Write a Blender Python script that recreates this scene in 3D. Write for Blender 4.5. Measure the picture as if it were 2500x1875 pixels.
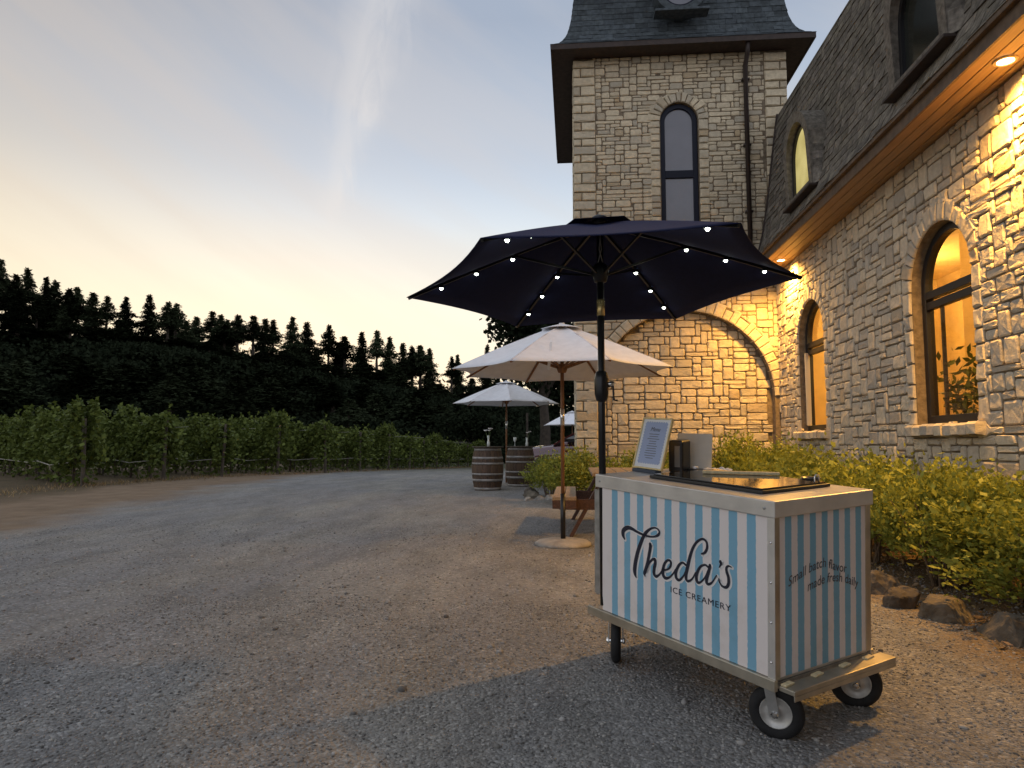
import bpy, bmesh, math, random
import numpy as np
from mathutils import Vector, Matrix

for o in list(bpy.data.objects):
    bpy.data.objects.remove(o)
SC = bpy.context.scene
COL = SC.collection
R = math.radians
PI = math.pi
rnd = random.Random(7)
nrs = np.random.RandomState(11)

# ------------------------------------------------------------------ camera
CAM_Z = 1.22
PITCH, YAW = R(4.865), R(4.929)
cd = bpy.data.cameras.new('camera')
cd.sensor_width = 36.0
cd.lens = 36.0 * 1733 / 2500
cd.clip_start = 0.05
cd.clip_end = 5000
cam = bpy.data.objects.new('camera', cd)
COL.objects.link(cam)
cam.location = (0, 0, CAM_Z)
cam.rotation_euler = (PI / 2 + PITCH, 0, YAW)
SC.camera = cam

# ------------------------------------------------------------------ dusk sky
W = bpy.data.worlds.new('World')
SC.world = W
W.use_nodes = True
nt = W.node_tree
N, Lk = nt.nodes, nt.links
N.clear()


def nd(tree, t, **kw):
    n = tree.nodes.new(t)
    for k, v in kw.items():
        setattr(n, k, v)
    return n


def mth(tree, op, a, b=None, c=None, clamp=False):
    n = tree.nodes.new('ShaderNodeMath')
    n.operation = op
    n.use_clamp = clamp
    for i, x in enumerate((a, b, c)):
        if x is None:
            continue
        if isinstance(x, (int, float)):
            n.inputs[i].default_value = x
        else:
            tree.links.new(x, n.inputs[i])
    return n.outputs[0]


def mixc(tree, fac, a, b, mode='MIX'):
    n = tree.nodes.new('ShaderNodeMix')
    n.data_type = 'RGBA'
    n.blend_type = mode
    n.clamp_factor = True
    for s, x in ((n.inputs[0], fac), (n.inputs[6], a), (n.inputs[7], b)):
        if isinstance(x, (int, float)):
            s.default_value = x
        elif isinstance(x, tuple):
            s.default_value = (*x[:3], 1)
        else:
            tree.links.new(x, s)
    return n.outputs[2]


def ramp(tree, fac, stops, interp='LINEAR'):
    n = tree.nodes.new('ShaderNodeValToRGB')
    n.color_ramp.interpolation = interp
    e = n.color_ramp.elements
    while len(e) < len(stops):
        e.new(0.5)
    for el, (p, c) in zip(e, stops):
        el.position = p
        el.color = (*c, 1) if isinstance(c, tuple) else (c, c, c, 1)
    tree.links.new(fac, n.inputs[0])
    return n.outputs[0]


SUN_AZ = R(-21)          # azimuth from +Y towards +X
SUN_EL = R(2.0)
tc = nd(nt, 'ShaderNodeTexCoord')
sep = nd(nt, 'ShaderNodeSeparateXYZ')
Lk.new(tc.outputs['Generated'], sep.inputs[0])
sx, sy, sz = sep.outputs
el = mth(nt, 'ARCSINE', sz)                       # elevation, radians
az = mth(nt, 'ARCTAN2', sx, sy)                   # azimuth from +Y
elr = mth(nt, 'DIVIDE', mth(nt, 'MAXIMUM', el, 0.0), PI / 2)
cool = ramp(nt, elr, [(0.04, (0.74, 0.67, 0.53)), (0.105, (0.71, 0.69, 0.61)), (0.15, (0.575, 0.63, 0.665)), (0.195, (0.475, 0.56, 0.66)),
                      (0.25, (0.395, 0.455, 0.545)), (0.355, (0.275, 0.325, 0.415)), (0.6, (0.33, 0.375, 0.45)), (1.0, (0.40, 0.44, 0.51))])
warm = ramp(nt, elr, [(0.04, (0.82, 0.67, 0.38)), (0.13, (0.72, 0.575, 0.365)), (0.185, (0.60, 0.48, 0.335)), (0.225, (0.49, 0.42, 0.335)),
                      (0.28, (0.40, 0.365, 0.34)), (0.355, (0.295, 0.283, 0.283)), (0.6, (0.36, 0.40, 0.47)), (1.0, (0.40, 0.44, 0.51))])
back = ramp(nt, elr, [(0.0, (0.70, 0.70, 0.76)), (0.2, (0.66, 0.68, 0.76)), (0.5, (0.42, 0.46, 0.54)), (1.0, (0.40, 0.44, 0.51))])
bf = mth(nt, 'MULTIPLY_ADD', mth(nt, 'COSINE', mth(nt, 'SUBTRACT', az, SUN_AZ)), -0.9, 0.3, clamp=True)
cool = mixc(nt, bf, cool, back)
cs = mth(nt, 'COSINE', mth(nt, 'SUBTRACT', az, R(-54)))
wf = mth(nt, 'POWER', mth(nt, 'MAXIMUM', mth(nt, 'MULTIPLY_ADD', cs, 0.5, 0.5), 0.0), 17.0)
base = mixc(nt, mth(nt, 'MULTIPLY', wf, 0.85), cool, warm)
# brightest pool low above the sunset point
glow = mth(nt, 'POWER', mth(nt, 'MAXIMUM', mth(nt, 'COSINE', mth(nt, 'SUBTRACT', az, R(-17))), 0.0), 5.0)
glow = mth(nt, 'MULTIPLY', glow, ramp(nt, elr, [(0.0, 1.0), (0.13, 0.75), (0.24, 0.0)], 'EASE'))
base = mixc(nt, mth(nt, 'MULTIPLY', glow, 0.5), base, (0.84, 0.77, 0.59))
# thin slanting cirrus veils in azimuth / elevation space
cv = nd(nt, 'ShaderNodeCombineXYZ')
q1 = mth(nt, 'MULTIPLY_ADD', az, 0.52, el)
Lk.new(mth(nt, 'MULTIPLY', q1, 9.0), cv.inputs[0])
Lk.new(mth(nt, 'MULTIPLY', az, 1.7), cv.inputs[1])
n1 = nd(nt, 'ShaderNodeTexNoise')
n1.inputs['Scale'].default_value = 1.0
n1.inputs['Detail'].default_value = 5
n1.inputs['Roughness'].default_value = 0.5
Lk.new(cv.outputs[0], n1.inputs['Vector'])
veil = ramp(nt, n1.outputs[0], [(0.40, 0.0), (0.66, 1.0)], 'EASE')
veil = mth(nt, 'MULTIPLY', veil, ramp(nt, elr, [(0.03, 0.15), (0.16, 1.0), (0.6, 0.7)]))
veilcol = mixc(nt, wf, (0.52, 0.475, 0.45), (0.56, 0.44, 0.32))
base = mixc(nt, mth(nt, 'MULTIPLY', veil, 0.28), base, veilcol)
# upright contrail-like plume
cv2 = nd(nt, 'ShaderNodeCombineXYZ')
Lk.new(mth(nt, 'MULTIPLY', az, 26.0), cv2.inputs[0])
Lk.new(mth(nt, 'MULTIPLY', el, 9.0), cv2.inputs[1])
n2 = nd(nt, 'ShaderNodeTexNoise')
n2.inputs['Scale'].default_value = 1.0
n2.inputs['Detail'].default_value = 6
n2.inputs['Roughness'].default_value = 0.6
n2.inputs['Distortion'].default_value = 1.2
Lk.new(cv2.outputs[0], n2.inputs['Vector'])
ctr = mth(nt, 'MULTIPLY_ADD', el, 0.21, -0.403)
ctr = mth(nt, 'ADD', ctr, mth(nt, 'MULTIPLY', mth(nt, 'SUBTRACT', n2.outputs[0], 0.5), 0.065))
wid = mth(nt, 'MAXIMUM', mth(nt, 'MULTIPLY_ADD', el, 0.115, -0.0190), 0.012)
g = mth(nt, 'DIVIDE', mth(nt, 'SUBTRACT', az, ctr), wid)
g = mth(nt, 'POWER', 2.718, mth(nt, 'MULTIPLY', mth(nt, 'MULTIPLY', g, g), -1.0))
g = mth(nt, 'MULTIPLY', g, ramp(nt, elr, [(0.165, 0.0), (0.215, 1.0), (0.42, 0.9), (0.8, 0.0)], 'EASE'))
g = mth(nt, 'MULTIPLY', g, ramp(nt, n2.outputs[0], [(0.25, 0.35), (0.65, 1.0)]))
base = mixc(nt, mth(nt, 'MULTIPLY', g, 0.55), base, (0.60, 0.575, 0.56))
# the real dusk sky model, low sun
sky = nd(nt, 'ShaderNodeTexSky')
sky.sky_type = 'NISHITA'
sky.sun_disc = False
sky.sun_elevation = SUN_EL
sky.sun_rotation = SUN_AZ
skyc = mixc(nt, 1.0, sky.outputs[0], (0.02, 0.02, 0.02), 'MULTIPLY')
tot = mixc(nt, 1.0, base, skyc, 'ADD')
bg = nd(nt, 'ShaderNodeBackground')
Lk.new(tot, bg.inputs[0])
bg.inputs[1].default_value = 1.0
wo = nd(nt, 'ShaderNodeOutputWorld')
Lk.new(bg.outputs[0], wo.inputs[0])

sl = bpy.data.lights.new('sun', 'SUN')
sl.energy = 0.25
sl.angle = R(12)
sl.color = (1.0, 0.78, 0.55)
sun = bpy.data.objects.new('sun', sl)
COL.objects.link(sun)
sd = Vector((math.sin(SUN_AZ) * math.cos(R(5)), math.cos(SUN_AZ) * math.cos(R(5)), math.sin(R(5))))
sun.rotation_euler = sd.to_track_quat('Z', 'Y').to_euler()

vs = SC.view_settings
vs.view_transform = 'Standard'
vs.look = 'None'
vs.exposure = 0.38
vs.gamma = 1.0
vs.use_curve_mapping = False
SC.cycles.use_denoising = True
SC.cycles.max_bounces = 6
SC.cycles.diffuse_bounces = 3
SC.cycles.sample_clamp_indirect = 4.0

# ------------------------------------------------------------------ helpers
MATS = {}


def new_mat(name):
    m = bpy.data.materials.new(name)
    m.use_nodes = True
    t = m.node_tree
    b = t.nodes['Principled BSDF']
    return m, t, b


def mat(name, col, rough=0.6, metal=0.0, var=0.0, scale=8.0, bump=0.0, bscale=40.0, spec=0.5, rand=0.0, island=0.0,
        emit=None, estr=0.0, stretch=(1, 1, 1), col2=None, detail=6):
    if name in MATS:
        return MATS[name]
    m, t, b = new_mat(name)
    b.inputs['Roughness'].default_value = rough
    b.inputs['Metallic'].default_value = metal
    b.inputs['Specular IOR Level'].default_value = spec
    c = None
    tcn = nd(t, 'ShaderNodeTexCoord')
    mp = nd(t, 'ShaderNodeMapping')
    mp.inputs['Scale'].default_value = stretch
    t.links.new(tcn.outputs['Object'], mp.inputs[0])
    c = (*col, 1)
    if var > 0 or col2:
        n = nd(t, 'ShaderNodeTexNoise')
        n.inputs['Scale'].default_value = scale
        n.inputs['Detail'].default_value = detail
        t.links.new(mp.outputs[0], n.inputs['Vector'])
        f = ramp(t, n.outputs[0], [(0.32, 0.0), (0.68, 1.0)])
        dark = tuple(x * (1 - var) for x in col)
        lite = col2 if col2 else tuple(min(1, x * (1 + var)) for x in col)
        c = mixc(t, f, dark, lite)
    if rand > 0 or island > 0:
        oi = nd(t, 'ShaderNodeObjectInfo')
        ge = nd(t, 'ShaderNodeNewGeometry')
        v = mth(t, 'FRACT', mth(t, 'ADD', oi.outputs['Random'], ge.outputs['Random Per Island']))
        k = max(rand, island)
        val = mth(t, 'MULTIPLY_ADD', v, 2 * k, 1 - k)
        hs = nd(t, 'ShaderNodeHueSaturation')
        t.links.new(val, hs.inputs['Value'])
        hs.inputs['Saturation'].default_value = 1.0
        v2 = mth(t, 'FRACT', mth(t, 'MULTIPLY', v, 7.31))
        t.links.new(mth(t, 'MULTIPLY_ADD', v2, 0.6 * k, 1 - 0.3 * k), hs.inputs['Saturation'])
        t.links.new(mth(t, 'MULTIPLY_ADD', v2, 0.06 * k, 0.5 - 0.03 * k), hs.inputs['Hue'])
        if isinstance(c, tuple):
            hs.inputs['Color'].default_value = c
        else:
            t.links.new(c, hs.inputs['Color'])
        c = hs.outputs[0]
    if isinstance(c, tuple):
        b.inputs['Base Color'].default_value = c
    else:
        t.links.new(c, b.inputs['Base Color'])
    if bump > 0:
        n = nd(t, 'ShaderNodeTexNoise')
        n.inputs['Scale'].default_value = bscale
        n.inputs['Detail'].default_value = 5
        t.links.new(mp.outputs[0], n.inputs['Vector'])
        bp = nd(t, 'ShaderNodeBump')
        bp.inputs['Strength'].default_value = min(1.0, bump)
        bp.inputs['Distance'].default_value = 0.02
        t.links.new(n.outputs[0], bp.inputs['Height'])
        t.links.new(bp.outputs[0], b.inputs['Normal'])
    if emit:
        b.inputs['Emission Color'].default_value = (*emit, 1)
        b.inputs['Emission Strength'].default_value = estr
    MATS[name] = m
    return m


class MB:
    """collects verts and faces"""

    def __init__(self):
        self.v, self.f = [], []

    def add(self, vs_, fs):
        k = len(self.v)
        self.v += [tuple(x) for x in vs_]
        self.f += [tuple(i + k for i in f) for f in fs]
        return self

    def box(self, c, s, rot=None):
        hx, hy, hz = s[0] / 2, s[1] / 2, s[2] / 2
        vv = [Vector((x * hx, y * hy, z * hz)) for x in (-1, 1) for y in (-1, 1) for z in (-1, 1)]
        if rot is not None:
            vv = [rot @ v for v in vv]
        c = Vector(c)
        return self.add([v + c for v in vv], [(0, 1, 3, 2), (4, 6, 7, 5), (0, 4, 5, 1), (2, 3, 7, 6), (0, 2, 6, 4), (1, 5, 7, 3)])

    def bar(self, p, q, w, h, up=(0, 0, 1)):
        p, q = Vector(p), Vector(q)
        d = (q - p)
        L = d.length
        d.normalize()
        u = Vector(up)
        s = d.cross(u)
        if s.length < 1e-4:
            s = d.cross(Vector((1, 0, 0)))
        s.normalize()
        u = s.cross(d)
        rot = Matrix((d, s, u)).transposed()
        return self.box((p + q) / 2, (L, w, h), rot)

    def tube(self, pts, r, n=8, caps=True):
        pts = [Vector(p) for p in pts]
        rs = r if isinstance(r, (list, tuple)) else [r] * len(pts)
        k = len(self.v)
        prev = None
        for i, p in enumerate(pts):
            a = pts[max(i - 1, 0)]
            b = pts[min(i + 1, len(pts) - 1)]
            d = (b - a).normalized()
            if prev is None:
                s = d.cross(Vector((0, 0, 1)))
                if s.length < 1e-3:
                    s = Vector((1, 0, 0))
            else:
                s = prev - d * prev.dot(d)
            s.normalize()
            prev = s
            t = d.cross(s)
            for j in range(n):
                an = 2 * PI * j / n
                self.v.append(tuple(p + (s * math.cos(an) + t * math.sin(an)) * rs[i]))
        for i in range(len(pts) - 1):
            for j in range(n):
                a, b = k + i * n + j, k + i * n + (j + 1) % n
                self.f.append((a, b, b + n, a + n))
        if caps:
            self.f.append(tuple(k + j for j in range(n))[::-1])
            e = k + (len(pts) - 1) * n
            self.f.append(tuple(e + j for j in range(n)))
        return self

    def lathe(self, prof, n=24, c=(0, 0, 0), rot=None, a0=0.0, a1=2 * PI, close=True):
        k = len(self.v)
        c = Vector(c)
        full = abs(a1 - a0 - 2 * PI) < 1e-6
        m = n if full else n + 1
        for (r, z) in prof:
            for j in range(m):
                an = a0 + (a1 - a0) * j / n
                p = Vector((r * math.cos(an), r * math.sin(an), z))
                if rot is not None:
                    p = rot @ p
                self.v.append(tuple(p + c))
        for i in range(len(prof) - 1):
            for j in range(n):
                a = k + i * m + j
                b = k + i * m + (j + 1) % m
                self.f.append((a, b, b + m, a + m))
        return self

    def prism(self, poly, d0, d1, fn):
        """closed 2-D outline poly [(u,v)], extruded between depths d0,d1 through fn(u,v,d)"""
        n = len(poly)
        a = [fn(u, v, d0) for u, v in poly]
        b = [fn(u, v, d1) for u, v in poly]
        return self.add(a + b, [tuple(range(n))[::-1], tuple(range(n, 2 * n))] + [(i, (i + 1) % n, n + (i + 1) % n, n + i) for i in range(n)])

    def ring(self, outer, inner, d0, d1, fn, closed=True):
        n = len(outer)
        vv = [fn(u, v, d0) for u, v in outer] + [fn(u, v, d0) for u, v in inner] + [fn(u, v, d1) for u, v in outer] + [fn(u, v, d1) for u, v in inner]
        ff = []
        for i in range(n if closed else n - 1):
            j = (i + 1) % n
            ff += [(i, j, n + j, n + i), (2 * n + i, 3 * n + i, 3 * n + j, 2 * n + j), (i, 2 * n + i, 2 * n + j, j), (n + i, n + j, 3 * n + j, 3 * n + i)]
        if not closed:
            for i in (0, n - 1):
                ff.append((i, n + i, 3 * n + i, 2 * n + i))
        return self.add(vv, ff)

    def build(self, name, m, parent=None, smooth=False, bevel=0.0, world=True, seg=2):
        off = Vector((0, 0, 0))
        if parent is not None and world:
            off = WORLD_OFF.get(parent.name, Vector((0, 0, 0)))
        me = bpy.data.meshes.new(name)
        me.from_pydata([tuple(Vector(v) - off) for v in self.v], [], self.f)
        me.update()
        fix_normals(me)
        if m:
            me.materials.append(m)
        if smooth:
            me.polygons.foreach_set('use_smooth', [True] * len(me.polygons))
        ob = bpy.data.objects.new(name, me)
        COL.objects.link(ob)
        if parent is not None:
            ob.parent = parent
            WORLD_OFF[ob.name] = off
        if bevel > 0:
            md = ob.modifiers.new('bevel', 'BEVEL')
            md.width = bevel
            md.segments = seg
            md.limit_method = 'ANGLE'
            md.angle_limit = R(40)
        return ob


WORLD_OFF = {}


def fix_normals(me):
    if len(me.polygons) > 60000:
        return
    bm = bmesh.new()
    bm.from_mesh(me)
    bmesh.ops.recalc_face_normals(bm, faces=bm.faces)
    bm.to_mesh(me)
    bm.free()


def np_mesh(name, V, F, m, smooth=False):
    """V (n,3) float, F (k,c) int with constant corner count: fast"""
    V = np.asarray(V, dtype=np.float32)
    F = np.asarray(F, dtype=np.int32)
    me = bpy.data.meshes.new(name)
    me.vertices.add(len(V))
    me.vertices.foreach_set('co', V.ravel())
    k, c = F.shape
    me.loops.add(k * c)
    me.loops.foreach_set('vertex_index', F.ravel())
    me.polygons.add(k)
    me.polygons.foreach_set('loop_start', np.arange(0, k * c, c, dtype=np.int32))
    me.polygons.foreach_set('loop_total', np.full(k, c, dtype=np.int32))
    if smooth:
        me.polygons.foreach_set('use_smooth', np.ones(k, dtype=bool))
    me.update()
    me.validate()
    if m:
        me.materials.append(m)
    return me


def link(name, me, parent=None, loc=(0, 0, 0), rot=(0, 0, 0), scale=(1, 1, 1)):
    o = bpy.data.objects.new(name, me)
    COL.objects.link(o)
    if parent is not None:
        o.parent = parent
    o.location = loc
    o.rotation_euler = rot
    o.scale = scale
    return o


def tag(o, label=None, cat=None, group=None, kind=None):
    if label:
        o['label'] = label
    if cat:
        o['category'] = cat
    if group:
        o['group'] = group
    if kind:
        o['kind'] = kind
    return o


def thing(name, label, cat, loc=(0, 0, 0), rz=0.0, group=None, mw=None):
    o = bpy.data.objects.new(name, None)
    o.empty_display_size = 0.1
    COL.objects.link(o)
    o.location = loc
    o.rotation_euler = (0, 0, rz)
    if mw is not None:
        o.matrix_world = mw
    WORLD_OFF[o.name] = Vector(loc)
    return tag(o, label, cat, group)


def kids(o):
    return KIDS.get(o.name) or list(o.children)


KIDS = {}


def copy_tree(o, parent=None):
    c = o.copy()
    COL.objects.link(c)
    c.parent = parent
    for ch in o.children:
        copy_tree(ch, c)
    return c


def project(P):
    """pixel position in a 2500 wide frame, for choosing which pieces show largest"""
    mi = CAMI @ Vector(P)
    if mi.z > -0.05:
        return None
    return (1250 - mi.x / mi.z * 1733, 937.5 + mi.y / mi.z * 1733)


bpy.context.view_layer.update()
CAMI = cam.matrix_world.inverted()


def sm(a, b, x):
    t = np.clip((np.asarray(x, float) - a) / (b - a), 0, 1)
    return t * t * (3 - 2 * t)


# ------------------------------------------------------------------ terrain
GY = np.array([-60, -5, 1.2, 2.4, 3.07, 3.9, 4.6, 6, 8.2, 12, 16, 22, 30, 45, 60, 300, 3000.])
GZ = np.array([-.5, -.15, -.10, -.04, .008, .067, .09, .085, .08, .15, .24, .20, .08, -.25, -.5, -.9, -1.])


def gz(x, y):
    x = np.asarray(x, float)
    y = np.asarray(y, float)
    z = 0
    for d in (-.45, -.2, 0, .2, .45):
        z = z + np.interp(y + d * np.clip(np.abs(y) * .12, .3, 4), GY, GZ)
    z = z / 5
    near = np.exp(-((x - .7) ** 2 + (y - 3.5) ** 2) / 1.2)
    bumps = .012 * np.sin(x * 1.7 + y * .9) * np.sin(y * 1.3 - x * .6) + .006 * np.sin(x * 4.1 - 1.0) * np.sin(y * 3.7 + x)
    return z + bumps * (1 - near)


CREST_AZ = np.radians([-75, -50, -39, -32, -27.5, -22, -16, -10, -5, 0, 6, 30, 75])
CREST_H = np.array([19, 19, 18.9, 19.2, 18.0, 15.7, 13.1, 10.3, 8.3, 7.2, 6.8, 6.5, 6.5])
CREST_R = 150.0


def hill_z(x, y):
    r = np.hypot(x, y)
    a = np.arctan2(x, y)
    h = np.interp(a, CREST_AZ, CREST_H)
    prof = sm(62, CREST_R, r) * (1 - 0.75 * sm(CREST_R + 4, CREST_R + 120, r))
    return -1.2 + (h + 1.6) * prof
# ------------------------------------------------------------------ materials
def gravel_material():
    m, t, b = new_mat('gravel_ground')
    b.inputs['Roughness'].default_value = 0.95
    b.inputs['Specular IOR Level'].default_value = 0.2
    g = nd(t, 'ShaderNodeTexCoord')
    P = g.outputs['Object']
    s = nd(t, 'ShaderNodeSeparateXYZ')
    t.links.new(P, s.inputs[0])

    def noise(scale, detail=4, vec=P, rough=0.55, dist=0.0):
        n = nd(t, 'ShaderNodeTexNoise')
        n.inputs['Scale'].default_value = scale
        n.inputs['Detail'].default_value = detail
        n.inputs['Roughness'].default_value = rough
        n.inputs['Distortion'].default_value = dist
        t.links.new(vec, n.inputs['Vector'])
        return n.outputs[0]
    # wheel-worn streaks follow the drive, which bends from front-right to far-left
    mp = nd(t, 'ShaderNodeMapping')
    mp.inputs['Rotation'].default_value = (0, 0, R(-7))
    mp.inputs['Scale'].default_value = (1.15, 0.13, 1)
    t.links.new(P, mp.inputs[0])
    streak = noise(0.9, 5, mp.outputs[0], 0.55, 0.4)
    patch = noise(0.55, 4, P, 0.55, 0.5)
    grey = mixc(t, noise(26, 3), (0.19, 0.188, 0.187), (0.335, 0.33, 0.323))
    tan = mixc(t, noise(22, 3), (0.228, 0.215, 0.190), (0.395, 0.375, 0.335))
    f = mth(t, 'MULTIPLY_ADD', streak, 0.6, mth(t, 'MULTIPLY', patch, 0.5))
    f = ramp(t, f, [(0.44, 0.0), (0.70, 1.0)], 'EASE')
    c = mixc(t, f, grey, tan)
    # individual stones: voronoi cells, light and dark
    v = nd(t, 'ShaderNodeTexVoronoi')
    v.inputs['Scale'].default_value = 62
    t.links.new(P, v.inputs['Vector'])
    vr = nd(t, 'ShaderNodeSeparateColor')
    t.links.new(v.outputs['Color'], vr.inputs[0])
    cell = ramp(t, vr.outputs[0], [(0.0, 0.68), (0.55, 0.95), (0.9, 1.12), (1.0, 1.6)])
    c = mixc(t, 0.85, c, cell, 'MULTIPLY')
    mp2 = nd(t, 'ShaderNodeMapping')
    mp2.inputs['Rotation'].default_value = (0, 0, R(-62))
    mp2.inputs['Scale'].default_value = (1.0, 0.38, 1)
    t.links.new(P, mp2.inputs[0])
    clump = ramp(t, noise(2.6, 7, mp2.outputs[0], 0.62, 0.3), [(0.30, 0.70), (0.5, 0.96), (0.70, 1.18)])
    c = mixc(t, 0.9, c, clump, 'MULTIPLY')
    # dry verge beside the vines: brown earth and straw
    edge = mth(t, 'MULTIPLY_ADD', s.outputs[1], -0.115, mth(t, 'MULTIPLY', s.outputs[0], -1.0))
    edge = mth(t, 'ADD', edge, mth(t, 'MULTIPLY', mth(t, 'SUBTRACT', noise(0.7, 5), 0.5), 2.6))
    verge = ramp(t, mth(t, 'MULTIPLY_ADD', mth(t, 'SUBTRACT', edge, 5.6), 0.35, 0.0), [(0.0, 0.0), (0.55, 1.0)], 'EASE')
    earth = mixc(t, noise(3.0, 6), (0.15, 0.10, 0.065), (0.34, 0.25, 0.165))
    c = mixc(t, verge, c, earth)
    # past the drive: dark meadow
    far = ramp(t, mth(t, 'MULTIPLY', mth(t, 'SUBTRACT', s.outputs[1], 24.0), 0.05), [(0.0, 0.0), (1.0, 1.0)])
    left = ramp(t, mth(t, 'MULTIPLY_ADD', edge, 1.0, -8.6), [(0.0, 0.0), (1.0, 1.0)])
    soil = mixc(t, noise(1.3, 5), (0.07, 0.056, 0.032), (0.17, 0.125, 0.075))
    c = mixc(t, mth(t, 'MULTIPLY', far, 0.9), c, mixc(t, noise(1.1, 5), (0.045, 0.055, 0.022), (0.10, 0.09, 0.045)))
    c = mixc(t, left, c, soil)
    # brown litter under the shrubs beside the wing
    bed = ramp(t, mth(t, 'MULTIPLY_ADD', s.outputs[0], 1.0, mth(t, 'MULTIPLY_ADD', noise(2.5, 5), 0.7, -2.3)), [(0.0, 0.0), (0.6, 1.0)])
    c = mixc(t, bed, c, mixc(t, noise(9, 5), (0.095, 0.062, 0.034), (0.25, 0.17, 0.09)))
    t.links.new(c, b.inputs['Base Color'])
    bp = nd(t, 'ShaderNodeBump')
    bp.inputs['Strength'].default_value = 0.9
    bp.inputs['Distance'].default_value = 0.014
    h = mth(t, 'ADD', mth(t, 'MULTIPLY', v.outputs['Distance'], -0.9), mth(t, 'MULTIPLY', noise(30, 5), 1.0))
    t.links.new(h, bp.inputs['Height'])
    bp2 = nd(t, 'ShaderNodeBump')
    bp2.inputs['Strength'].default_value = 0.8
    bp2.inputs['Distance'].default_value = 0.06
    t.links.new(noise(3.6, 6), bp2.inputs['Height'])
    t.links.new(bp.outputs[0], bp2.inputs['Normal'])
    t.links.new(bp2.outputs[0], b.inputs['Normal'])
    return m


def leaf_mat(name, c1, c2, trans=0.25, rough=0.55):
    m, t, b = new_mat(name)
    ge = nd(t, 'ShaderNodeNewGeometry')
    tcn = nd(t, 'ShaderNodeTexCoord')
    n = nd(t, 'ShaderNodeTexNoise')
    n.inputs['Scale'].default_value = 2.2
    t.links.new(tcn.outputs['Object'], n.inputs['Vector'])
    f = mth(t, 'MULTIPLY_ADD', n.outputs[0], 0.5, mth(t, 'MULTIPLY', ge.outputs['Random Per Island'], 0.6), clamp=True)
    c = mixc(t, f, c1, c2)
    t.links.new(c, b.inputs['Base Color'])
    b.inputs['Roughness'].default_value = rough
    b.inputs['Specular IOR Level'].default_value = 0.12 if trans > 0 else 0.0
    if trans > 0:
        tr = nd(t, 'ShaderNodeBsdfTranslucent')
        t.links.new(c, tr.inputs[0])
        ms = nd(t, 'ShaderNodeMixShader')
        ms.inputs[0].default_value = trans
        t.links.new(b.outputs[0], ms.inputs[1])
        t.links.new(tr.outputs[0], ms.inputs[2])
        t.links.new(ms.outputs[0], t.nodes['Material Output'].inputs[0])
    return m


M_ground = gravel_material()
M_pebble = mat('pebble', (0.27, 0.26, 0.245), 0.9, island=0.58, spec=0.2)
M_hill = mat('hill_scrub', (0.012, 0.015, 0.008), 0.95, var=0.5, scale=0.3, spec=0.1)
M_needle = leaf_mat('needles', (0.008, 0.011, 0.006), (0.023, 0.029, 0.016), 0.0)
_t = M_needle.node_tree
_bs = _t.nodes['Principled BSDF']
_src = _bs.inputs['Base Color'].links[0].from_socket
_oi = nd(_t, 'ShaderNodeObjectInfo')
_hs = nd(_t, 'ShaderNodeHueSaturation')
_t.links.new(_src, _hs.inputs['Color'])
_t.links.new(mth(_t, 'MULTIPLY_ADD', mth(_t, 'POWER', _oi.outputs['Random'], 1.6), 2.2, .45), _hs.inputs['Value'])
_t.links.new(_hs.outputs[0], _bs.inputs['Base Color'])
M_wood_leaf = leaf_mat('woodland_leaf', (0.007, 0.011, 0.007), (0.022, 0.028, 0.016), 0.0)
M_bark = mat('bark', (0.045, 0.034, 0.025), 0.9, var=0.4, scale=6, bump=0.5)
M_vine_leaf = leaf_mat('vine_leaf', (0.022, 0.041, 0.009), (0.165, 0.20, 0.045), 0.2)
M_vine_wood = mat('vine_wood', (0.085, 0.062, 0.045), 0.9, var=0.4, scale=10, bump=0.5)
M_post = mat('vine_post', (0.105, 0.085, 0.066), 0.85, var=0.4, scale=9, bump=0.4, stretch=(1, 1, .2))
M_wire = mat('drip_hose', (0.42, 0.39, 0.34), 0.6)
M_shrub = leaf_mat('shrub_leaf', (0.060, 0.090, 0.014), (0.44, 0.46, 0.09), 0.3, 0.5)
M_twig = mat('twig', (0.15, 0.10, 0.06), 0.85, var=0.3, scale=20)
M_straw = mat('straw', (0.30, 0.21, 0.11), 0.9, island=0.5, spec=0.1)
M_rock = mat('rock', (0.135, 0.115, 0.092), 0.9, var=0.45, scale=5, bump=0.8, bscale=14, spec=0.2, rand=0.25)
M_rock_pale = mat('rock_pale', (0.33, 0.31, 0.28), 0.9, var=0.3, scale=7, bump=0.7, bscale=18, spec=0.2, rand=0.2)

# ------------------------------------------------------------------ ground, hill


def axis(fine0, fine1, step, far, growth):
    a = list(np.arange(fine0, fine1 + 1e-6, step))
    d = step
    lo, hi = a[0], a[-1]
    while hi < far:
        d *= growth
        hi += d
        a.append(hi)
    d = step
    while lo > -far:
        d *= growth
        lo -= d
        a.insert(0, lo)
    return np.array(a)


gxs = axis(-14, 6, 0.16, 1800, 1.25)
gys = axis(-1, 30, 0.16, 1800, 1.25)
GX, GYm = np.meshgrid(gxs, gys, indexing='ij')
GZm = gz(GX, GYm)
nx, ny = GX.shape
V = np.stack([GX, GYm, GZm], -1).reshape(-1, 3)
ii, jj = np.meshgrid(np.arange(nx - 1), np.arange(ny - 1), indexing='ij')
a = (ii * ny + jj).ravel()
F = np.stack([a, a + ny, a + ny + 1, a + 1], -1)
tag(link('ground', np_mesh('ground', V, F, M_ground, True)), kind='structure')

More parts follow.
